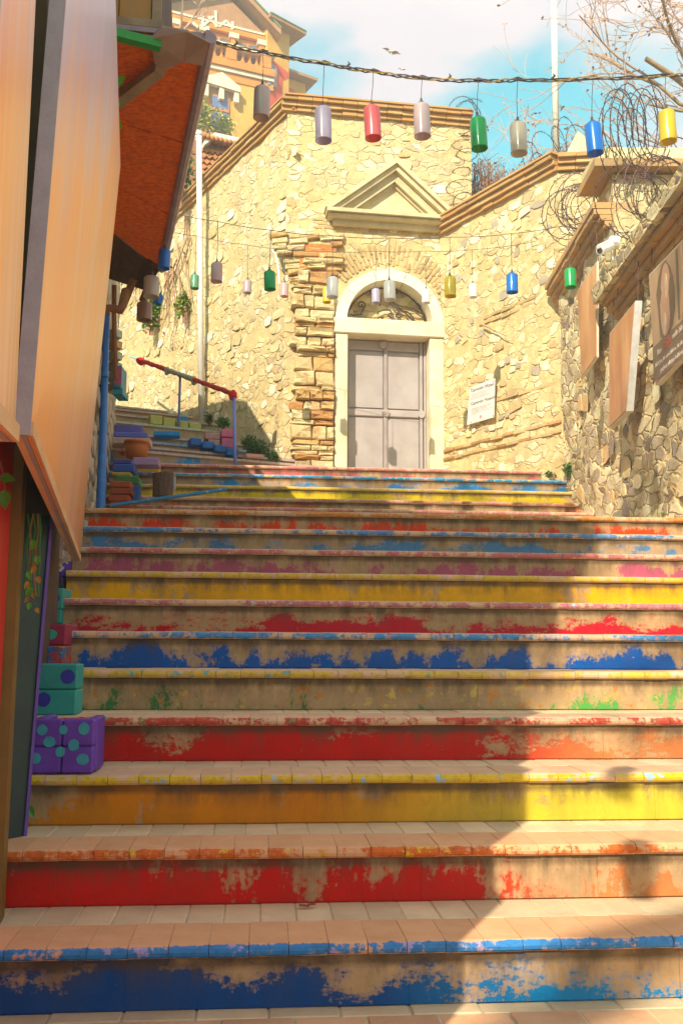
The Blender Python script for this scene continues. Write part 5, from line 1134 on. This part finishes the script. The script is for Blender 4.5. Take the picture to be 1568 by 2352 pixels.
def twigs(lab, x0, x1, ytop0, ytop1, yb, Y, n_, seed, m=TWIG):
    rg = random.Random(seed); t = thing('bare_shrub', PY((x0 + x1) / 2, yb, Y), lab, 'shrub'); B = MB(); b2 = MB()
    for i in range(n_):
        x = rg.uniform(x0, x1); f = (x - x0) / (x1 - x0); Yq = Y + rg.uniform(-.3, .3); yt = lerp(ytop0, ytop1, f) + rg.uniform(0, 60); a_ = PY(x, yb, Yq); c_ = PY(x + rg.uniform(-14, 14), yt, Yq); P_ = [a_, lerp(a_, c_, .35) + Vector((rg.uniform(-.06, .06), 0, 0)), lerp(a_, c_, .7) + Vector((rg.uniform(-.08, .08), 0, 0)), c_]
        B.tube(P_, [.012, .009, .006, .003], 4)
        for k in range(3): s = lerp(P_[1], P_[3], rg.random()); B.tube([s, s + Vector((rg.uniform(-.18, .18), rg.uniform(-.1, .1), rg.uniform(.05, .25)))], [.005, .002], 3)
        if rg.random() < .2: leaf(b2, c_, .06, rg)
    link('twigs', B.mesh('twigs', m), t, kind='stuff')
    if b2.v: link('dry_leaves', b2.mesh('dry_leaves', mat('dry_leaf', (.42, .17, .04), (.5, .26, .08), 9, .8, .2, .3)), t, kind='stuff')
twigs('dense reddish bare shrub behind the sloping brick cornice', 1078, 1200, 345, 395, 540, 13.4, 150, 3); twigs('thin bare shrub behind the peak of the plaque wall', 1200, 1300, 360, 340, 430, 13.2, 40, 4)

# ---------------- house on the hill ----------------
YH = 35; OC = mat('house_ochre', (.66, .36, .08), (.58, .29, .05), 2, .85, .3, 0); OR_ = mat('house_orange', (.70, .23, .03), (.6, .18, .03), 2, .85, .3, 0); HR = mat('house_red', (.62, .06, .03), (.55, .05, .02), 2, .85, .3, 0); WT = mat('house_trim', (.72, .66, .5), (.6, .5, .36), 3, .7, .2, 0); GRF = flat('green_roof_edge', (.12, .25, .12), .6); ROOF = mat('roof_wood', (.40, .2, .1), (.32, .15, .07), 4, .8, .3, 0)
GLS = mat('window_glass', (.10, .09, .10), (.16, .14, .15), 3, .12, .0, 0, spec=.7); BLG = mat('blue_glass', (.08, .12, .3), (.12, .18, .4), 3, .15, .0, 0, spec=.7)
FH = Frame((-.083 * YH, YH), 1, .4); FS = Frame(FH.p(*[FH.px(612, 200)[0], 0]), 1, .87)
hs = thing('hill_house', FH.p(-1, 15), 'ochre and red gabled house with a balcony on the hill at the upper left', 'house')
def U(F, x, y=200): return F.px(x, y)[0]
def V(F, x, y): return F.px(x, y)[1]
uh0, uh1 = U(FH, 330), U(FH, 612); vb0 = 12; apexu = U(FH, 515)
ve = V(FH, 604, 76)
MB().fbox(FH, uh0, uh1, vb0, V(FH, 500, 165), -4, 0).build('lower_wall', OC, hs)
MB().fbox(FH, uh0, uh1, V(FH, 500, 165) + .002, ve, -4, -.3).build('upper_wall', OR_, hs)
vap = V(FH, 515, -18)
MB().prism(FH, [(uh0, ve + .002), (uh1, ve + .002), (apexu, vap)], -4, -.12).build('gable', ROOF, hs)
for (a_, c_) in (((uh1 + .45, ve - .1), (apexu, vap + .35)), ((uh0 - .8, ve - .1), (apexu, vap + .35))):
    MB().prism(FH, [a_, (a_[0], a_[1] + .22), (c_[0], c_[1] + .22), c_], -4, .35).build('roof_slope', ROOF, hs); MB().prism(FH, [(a_[0], a_[1] + .23), (a_[0], a_[1] + .3), (c_[0], c_[1] + .3), (c_[0], c_[1] + .23)], -4, .4).build('roof_edge', GRF, hs)
# truss
def strut(a_, c_, m=WT, r_=.07, n=-.1): MB().tube([FH.p(*FH.px(*a_, n), n), FH.p(*FH.px(*c_, n), n)], r_, 4).build('truss_bar', m, hs)
for a_, c_ in (((465, 62), (466, 35)), ((467, 60), (490, 38)), ((497, 62), (495, 25)), ((499, 60), (478, 38)), ((502, 62), (520, 48)), ((520, 48), (535, 66)), ((535, 66), (534, 50)), ((440, 50), (455, 62))): strut(a_, c_)
MB().fbox(FH, uh0, uh1, ve - .25, ve - .05, -.3, -.08).build('beam', OR_, hs)
MB().fbox(FH, uh0, uh1 - .1, ve - .02, ve + .06, -.3, -.05).build('beam_trim', WT, hs)
vf = V(FH, 520, 140)
for x0, x1 in ((400, 412), (463, 476), (532, 545), (597, 609)): MB().fbox(FH, U(FH, x0, 100), U(FH, x1, 100), vf - .6, ve - .25, -.29, -.12).build('column', OR_, hs); MB().fbox(FH, U(FH, x0, 100) - .08, U(FH, x1, 100) + .08, ve - .42, ve - .22, -.29, -.06).build('capital', WT, hs)
for x0, x1 in ((414, 462), (478, 530), (547, 596)):
    a_, c_ = U(FH, x0, 100), U(FH, x1, 100); wn = MB().fbox(FH, a_, c_, vf - .5, ve - .3, -.28, -.24).build('window', OR_, hs)
    for k in range(2): m_ = (a_ + c_) / 2; MB().fbox(FH, (a_, m_)[k] + .06, (m_, c_)[k] - .04, vf - .4, ve - .45, -.238, -.22).build('pane', GLS, wn)
# balcony
vr = V(FH, 560, 121); vl = V(FH, 560, 152); uc0, uc1 = uh0, U(FH, 628, 140)
MB().fbox(FH, uc0, uc1, vr - .02, vr + .1, -.2, .25).build('balcony_rail', WT, hs); MB().fbox(FH, uc0, uc1, vl - .25, vl + .05, -.9, .2).build('balcony_floor', OR_, hs); MB().fbox(FH, uc0, uc1, vl - .42, vl - .27, -.9, .12).build('balcony_moulding', WT, hs); MB().fbox(FH, uc0, uc1, vl - .75, vl - .44, -.9, .04).build('balcony_beam', OR_, hs)
bal = MB().lathe([(.05, 0), (.1, .15), (.1, .25), (.045, .5), (.07, .7), (.07, 1)], (0, 0, 0), 8).mesh('baluster', OR_, True)
nb_ = int((uc1 - uc0) / .28)
for i in range(nb_):
    u = uc0 + .1 + i * .28; M4 = Matrix.Translation(FH.p(u, vl + .05, .0)) @ Matrix.Diagonal((1, 1, vr - vl - .07, 1)); link('baluster', bal, hs, world=M4)
for x in (430, 528, 608): MB().fbox(FH, U(FH, x, 135) - .2, U(FH, x, 135) + .2, vl + .05, vr - .02, -.15, .22).build('balcony_pier', OR_, hs)
# lower window with little pediment
a_, c_ = U(FH, 482, 230), U(FH, 527, 230); vt2 = V(FH, 505, 205); vb2 = V(FH, 505, 300)
wn = MB().fbox(FH, a_, c_, vb2, vt2, .002, .05).build('window', ROOF, hs); MB().fbox(FH, a_ + .08, c_ - .08, vb2, vt2 - .35, .052, .07).build('pane', BLG, wn); MB().fbox(FH, a_ + .05, c_ - .05, vb2 + .75, vb2 + .85, .072, .1).build('window_bar', OR_, wn)
MB().prism(FH, [(a_ - .35, vt2 + .02), (c_ + .35, vt2 - .1), (c_ + .35, vt2 + .1), ((a_ + c_) / 2, vt2 + .55), (a_ - .35, vt2 + .2)], .1, .3).build('window_pediment', WT, hs)
for x in (a_ - .3, (a_ + c_) / 2 - .08, c_ + .12): MB().fbox(FH, x, x + .18, vt2 - .5, vt2 - .02, .075, .25).build('bracket', WT, hs)
# side wings
us1 = U(FS, 663, 200); vs0 = V(FS, 640, 50); 
MB().fbox(FS, .0, us1, vb0, V(FS, 640, 62), -4, 0).build('side_wall', OC, hs)
MB().prism(FS, [(0, vb0 + 1), (U(FS, 648), vb0 + 1), (U(FS, 648), V(FS, 648, 183)), (us1, V(FS, 663, 176)), (us1, V(FS, 663, 168)), (0., V(FS, 612, 126))], .002, .02).build('red_lower_wall', HR, hs)
MB().fbox(FS, -.2, us1 + .5, V(FS, 640, 66), V(FS, 640, 59), -4, .45).build('side_eave', ROOF, hs); MB().fbox(FS, -.2, us1 + .5, V(FS, 640, 59) + .002, V(FS, 640, 57), -4, .48).build('side_roof_edge', GRF, hs)
w0, w1 = U(FS, 612, 220), U(FS, 631, 220); wn = MB().fbox(FS, w0, w1, V(FS, 620, 198), V(FS, 620, 149), .022, .1).build('window', flat('grey_frame', (.34, .34, .36), .6), hs); MB().fbox(FS, w0 + .08, w1 - .12, V(FS, 620, 195), V(FS, 620, 153), .102, .12).build('pane', BLG, wn)
FS2 = Frame(FS.p(us1 + .02, 0, -.6), 1, .6); us2 = U(FS2, 701, 220)
MB().fbox(FS2, .0, us2, vb0, V(FS2, 690, 188), -3, 0).build('rear_wall', OC, hs); MB().prism(FS2, [(0, vb0 + 1), (us2, vb0 + 1), (us2, V(FS2, 701, 228)), (0, V(FS2, 664, 190))], .002, .02).build('red_rear_wall', HR, hs); MB().fbox(FS2, -.1, us2 + .35, V(FS2, 690, 186), V(FS2, 690, 180), -3, .4).build('rear_eave', ROOF, hs)
# climbing stems and yellow shrub in front of house
bush('yellow_shrub', PY(480, 275, 30), .9, .6, .75, 2600, .12, 'yellow green shrub in front of the lower window of the hill house', (2, 0), 31)
twigs('bare red stems against the lower wall of the hill house', 480, 640, 215, 300, 345, 31, 16, 6)
bare_tree('small bare tree at the left corner of the hill house', tuple(PY(408, 150, 30)), 1.0, [(.6, (-.6, 0, 1), 1.6, .05), (.9, (.5, 0, 1), 1.6, .05), (1, (0, 0, 1), 1.8, .05)], 5, .08, 3, False, .012)
# terrace wall with coping and brick lattice
tw_ = thing('terrace_wall', PY(500, 340, 19), 'tile topped brick lattice wall with white coping below the hill house', 'wall')
FT = Frame(PY(500, 340, 19).to_tuple()[:2], 1, .35)
MB().fbox(FT, U(FT, 400, 340), U(FT, 600, 340), 7, V(FT, 500, 330), -.5, 0).build('wall', mat('terrace_red', (.36, .16, .06), (.28, .12, .05), 3, .9, .5, 0), tw_)
for x0, y0, x1, y1 in ((468, 322, 492, 306), (492, 306, 585, 326)):
    A_ = FT.px(x0, y0, .2); C_ = FT.px(x1, y1, .2); MB().prism(FT, [(A_[0], A_[1] - .12), (C_[0], C_[1] - .12), C_, A_], -.5, .25).build('coping', flat('white_coping', (.8, .76, .66), .6), tw_)
TT = mat('roof_tile', (.52, .2, .06), (.4, .15, .05), 5, .8, .3, .2); tl_ = MB().lathe([(.0, 0), (.05, 0), (.05, .3), (0, .3)], (0, 0, 0), 10).mesh('roof_tile', TT, True)
for i in range(11):
    u, v = FT.px(462 + i * 10, 326 + i * 2.4, .0); M4 = Matrix.Translation(FT.p(u, v, .3)) @ Matrix.Rotation(math.radians(-82), 4, FT.U); link('roof_tile', tl_, tw_, world=M4)
lat = boxmesh('lattice_brick', -.5, .5, -.5, .5, 0, 1, TT, .0)
for j in range(5):
    for i in range(9):
        u, v = FT.px(462 + i * 13 + (j % 2) * 6, 342 + j * 13 + i * 2, .1)
        link('lattice_brick', lat, tw_, world=FT.mat(u, v, .0, math.radians(45), .085, .085, .1))
    u, v = FT.px(455, 336 + j * 13, .1); u2, v2 = FT.px(580, 358 + j * 13, .1); MB().prism(FT, [(u, v - .02), (u2, v2 - .02), (u2, v2 + .02), (u, v + .02)], .0, .06).build('lattice_course', TT, tw_)

# gulls
def gull(x, y, Y, s, lab, roll=0):
    c = PY(x, y, Y); t = thing('seagull', c, lab, 'bird', 'seagulls'); GW = flat('gull_white', (.6, .5, .42), .7); GB = flat('gull_grey', (.35, .25, .18), .7)
    B = MB(); P_ = [c + Vector((-.22 * s, -.1 * s, -.02)), c + Vector((-.1 * s, 0, 0)), c + Vector((0, 0, .0)), c + Vector((.15 * s, .0, .02)), c + Vector((.25 * s, 0, 0.03))]
    B.tube(P_, [.02 * s, .055 * s, .07 * s, .05 * s, .015 * s], 8); B.build('body', GW, t, smooth=True)
    for sg in (-1, 1):
        z = Matrix.Rotation(roll, 3, 'Y'); root = Vector((sg * .03 * s, .06 * s, .02 * s)); m1 = Vector((sg * .3 * s, .02, .16 * s)); m2 = Vector((sg * .62 * s, -.02, -.02 * s)); cc_ = Vector((.0, .16 * s, .0)); sh = Vector((sg * .02, .0, -.14 * s))
        v_ = [z @ p_ + c for p_ in (root, m1, m2, m1 + cc_ + sh * .6, root + cc_ + sh * .5)]; up_ = Vector((0, 0, .012 * s))
        MB().add(v_ + [p_ + up_ for p_ in v_], [(0, 1, 3, 4), (1, 2, 3), (5, 9, 8, 6), (6, 8, 7), (0, 5, 6, 1), (1, 6, 7, 2), (2, 7, 8, 3), (3, 8, 9, 4), (4, 9, 5, 0)]).build('wing', GB, t)
gull(899, 117, 30, .55, 'brownish gull gliding in the pale sky above the gable', .35); gull(923, 158, 45, .35, 'tiny pale gull just under the nearest cable', .2)

# vine leaves close to the viewer
def bigleaf(b, c, d_, n_, s):
    d_ = d_.normalized(); x_ = d_.cross(n_).normalized(); prof_ = [(0, 0), (.15, .28), (.4, .34), (.7, .2), (1, 0)]
    vs = [c]; L_ = [c + d_ * s * a_ + x_ * s * w_ + n_ * s * .06 * w_ for a_, w_ in prof_[1:-1]]; R_ = [c + d_ * s * a_ - x_ * s * w_ + n_ * s * .06 * w_ for a_, w_ in prof_[1:-1]]; mid_ = [c + d_ * s * a_ - n_ * s * .05 for a_, w_ in prof_[1:-1]]; tip = c + d_ * s
    b.add([c] + L_ + mid_ + R_ + [tip], [(0, 4, 1), (1, 4, 5, 2), (2, 5, 6, 3), (3, 6, 10), (0, 7, 4), (4, 7, 8, 5), (5, 8, 9, 6), (6, 9, 10)])
LGM = lampmat('vine_leaf', (.10, .36, .03), .4)
vn = thing('climbing_vine', PY(240, 100, 4.7), 'green vine with heart shaped leaves beside the large hanging board', 'vine')
MB().tube([PY(232, -20, 4.9), PY(240, 120, 4.9), PY(262, 260, 4.9), PY(262, 300, 4.9)], .006, 5).build('stem', TWIG, vn)
for x, y, dx, dy, s in ((236, 8, 22, 12, .09), (240, 40, 16, 25, .1), (254, 200, 28, -20, .1), (262, 235, 10, 6, .06), (260, 262, 20, 30, .07), (266, 280, 12, 16, .06)):
    b = MB(); bigleaf(b, PY(x, y, 4.75), Vector((dx, -5, -dy)), Vector((.1, -1, .2)), s); b.build('leaf', LGM, vn, fix=False)
vn = thing('climbing_vine', PY(12, 1100, 2.6), 'pair of green leaves hanging before the red shop front', 'vine')
MB().tube([PY(-10, 1020, 2.6), PY(6, 1080, 2.6), PY(12, 1128, 2.6)], .003, 4).build('stem', TWIG, vn)
for x, y, dx, dy, s in ((0, 1095, 28, 6, .045), (8, 1125, 6, 40, .055)):
    b = MB(); bigleaf(b, PY(x, y, 2.58), Vector((dx, 0, -dy)), Vector((.1, -1, .2)), s); b.build('leaf', LGM, vn, fix=False)
vn = thing('dry_creeper', PY(70, 1500, 3.2), 'dry creeper with yellowish pods hanging over the dark green board', 'vine'); rg = random.Random(8)
for k in range(5): 
    x = 66 + k * 7; MB().tube([PY(x + rg.uniform(-4, 4) - i * 1.5, 1180 + i * 38, 3.12) for i in range(6)], .0035, 4).build('stem', TWIG if k % 2 else flat('green_stem', (.02, .2, .03), .6), vn)
for k in range(14): b = MB(); bigleaf(b, PY(62 + rg.uniform(0, 24), 1240 + k * 12, 3.08), Vector((rg.uniform(-1, 1), 0, -1.2)), Vector((.1, -1, .2)), rg.uniform(.02, .035)); b.build('leaf', mat('dry_pod', (.38, .24, .04), (.3, .1, .02), 20, .7, .1, .4) if k % 3 else LGM, vn, fix=False)
vn = thing('blossom_spray', PY(120, 1270, 4.95), 'spray of pale artificial blossoms above the violet planter', 'flowers')
for k in range(16):
    c = PY(122 + rg.uniform(-10, 16) + k * 1.2, 1215 + k * 5 + rg.uniform(-5, 5), 4.95)
    b = MB()
    for a_ in range(5): bigleaf(b, c, Vector((math.cos(a_ * 1.257 + k), rg.uniform(-.3, .3), math.sin(a_ * 1.257 + k))), Vector((.1, -1, .2)), .035)
    b.build('blossom', mat('petal', (.6, .45, .38), (.66, .55, .5), 20, .7, .1, .2), vn, fix=False)
MB().tube([PY(118, 1200, 4.97), PY(130, 1250, 4.97), PY(140, 1290, 4.97)], .004, 4).build('stem', flat('orange_stem', (.5, .18, .02), .6), vn)
# sapling leaves at the lower left riser
vn = thing('seedling', PZ(66, 1872, 2 * H), 'green seedling growing where the third step meets the left wall', 'plant')
MB().tube([PZ(60, 1885, .36), PY(62, 1830, 3.6)], .003, 4).build('stem', TWIG, vn)
for x, y, dx, dy, s in ((58, 1838, -6, -12, .03), (62, 1852, 16, 24, .05)): b = MB(); bigleaf(b, PY(x, y, 3.58), Vector((dx, 0, -dy)), Vector((.1, -1, .2)), s); b.build('leaf', LGM, vn, fix=False)
# litter on steps
for i, (x, y, lv, c_, lb) in enumerate(((500, 2257, 0, (.5, .45, .3), 'crumpled pale paper scrap at the foot of the blue riser'), (648, 2262, 0, (.55, .5, .55), 'folded whitish scrap on the floor below the blue step'), (170, 1885, 2, (.06, .04, .03), 'dark dry leaf at the foot of the orange riser'), (715, 2086, 1, (.3, .08, .02), 'small dry leaf on the first step'), (960, 1878, 2, (.15, .09, .05), 'crumb of broken mortar at the foot of the orange riser'))):
    q = PZ(x, y, lv * H + .006); rg = random.Random(i); b = MB(); v_ = [q + Vector((rg.uniform(-.02, .02) + a_ * .018 - .03, rg.uniform(-.012, .012), rg.uniform(0, .012))) for a_ in range(4)]; v_ += [p_ + Vector((0, .015, .004)) for p_ in v_]
    b.add(v_, [(0, 1, 5, 4), (1, 2, 6, 5), (2, 3, 7, 6)]); b.build('litter', flat('litter_%d' % i, c_, .8), None, lb, 'litter', fix=False)

# ---------------- surroundings behind the viewer: trees that dapple the right side ----------------
bare_tree('bare street tree behind the viewer, shading the right wall', (-5.4, -7.9, -.1), 8.5, [(.85, (.9, .2, 1.0), 4.2, .15), (1., (.4, .5, 1.4), 4.2, .14), (.95, (-.6, .1, 1.3), 4.2, .12), (.8, (1.1, -.2, .6), 4.0, .12), (1, (.0, -.4, 1.5), 4.0, .12)], 77, .32, 4, False, .012)

# thin sunlit haze over the whole place
hz = bpy.data.materials.new('haze'); hz.use_nodes = True; hn = hz.node_tree.nodes; hn.clear(); ho = hn.new('ShaderNodeOutputMaterial'); hv = hn.new('ShaderNodeVolumePrincipled'); hz.node_tree.links.new(hv.outputs[0], ho.inputs['Volume'])
hv.inputs['Color'].default_value = (1, .94, .84, 1); hv.inputs['Density'].default_value = .0065
link('haze', MB().box(-660, 660, -640, 740, -3, 30).mesh('haze', hz), kind='stuff')

vn = thing('dry_creeper', FA.p(*FA.px(350, 650, .1), .1), 'dry brown creeper spreading over the shaded left end of the long wall', 'vine'); rg = random.Random(21); B = MB(); b2 = MB()
for k in range(26):
    x, y = rg.uniform(300, 440), rg.uniform(480, 640); P_ = []
    for i in range(7): P_.append(FA.p(*FA.px(x, y, .05), .05 + rg.uniform(0, .03))); x += rg.uniform(-12, 8); y += rg.uniform(12, 38)
    B.tube(P_, [.016 - .002 * i for i in range(7)], 4)
    for q_ in P_[1:]:
        if rg.random() < .5: leaf(b2, q_, .08, rg, rg.randrange(2))
link('stems', B.mesh('stems', TWIG), vn, kind='stuff'); link('leaves', b2.mesh('leaves', [GRN[0], MATS['dry_leaf']]), vn, kind='stuff')
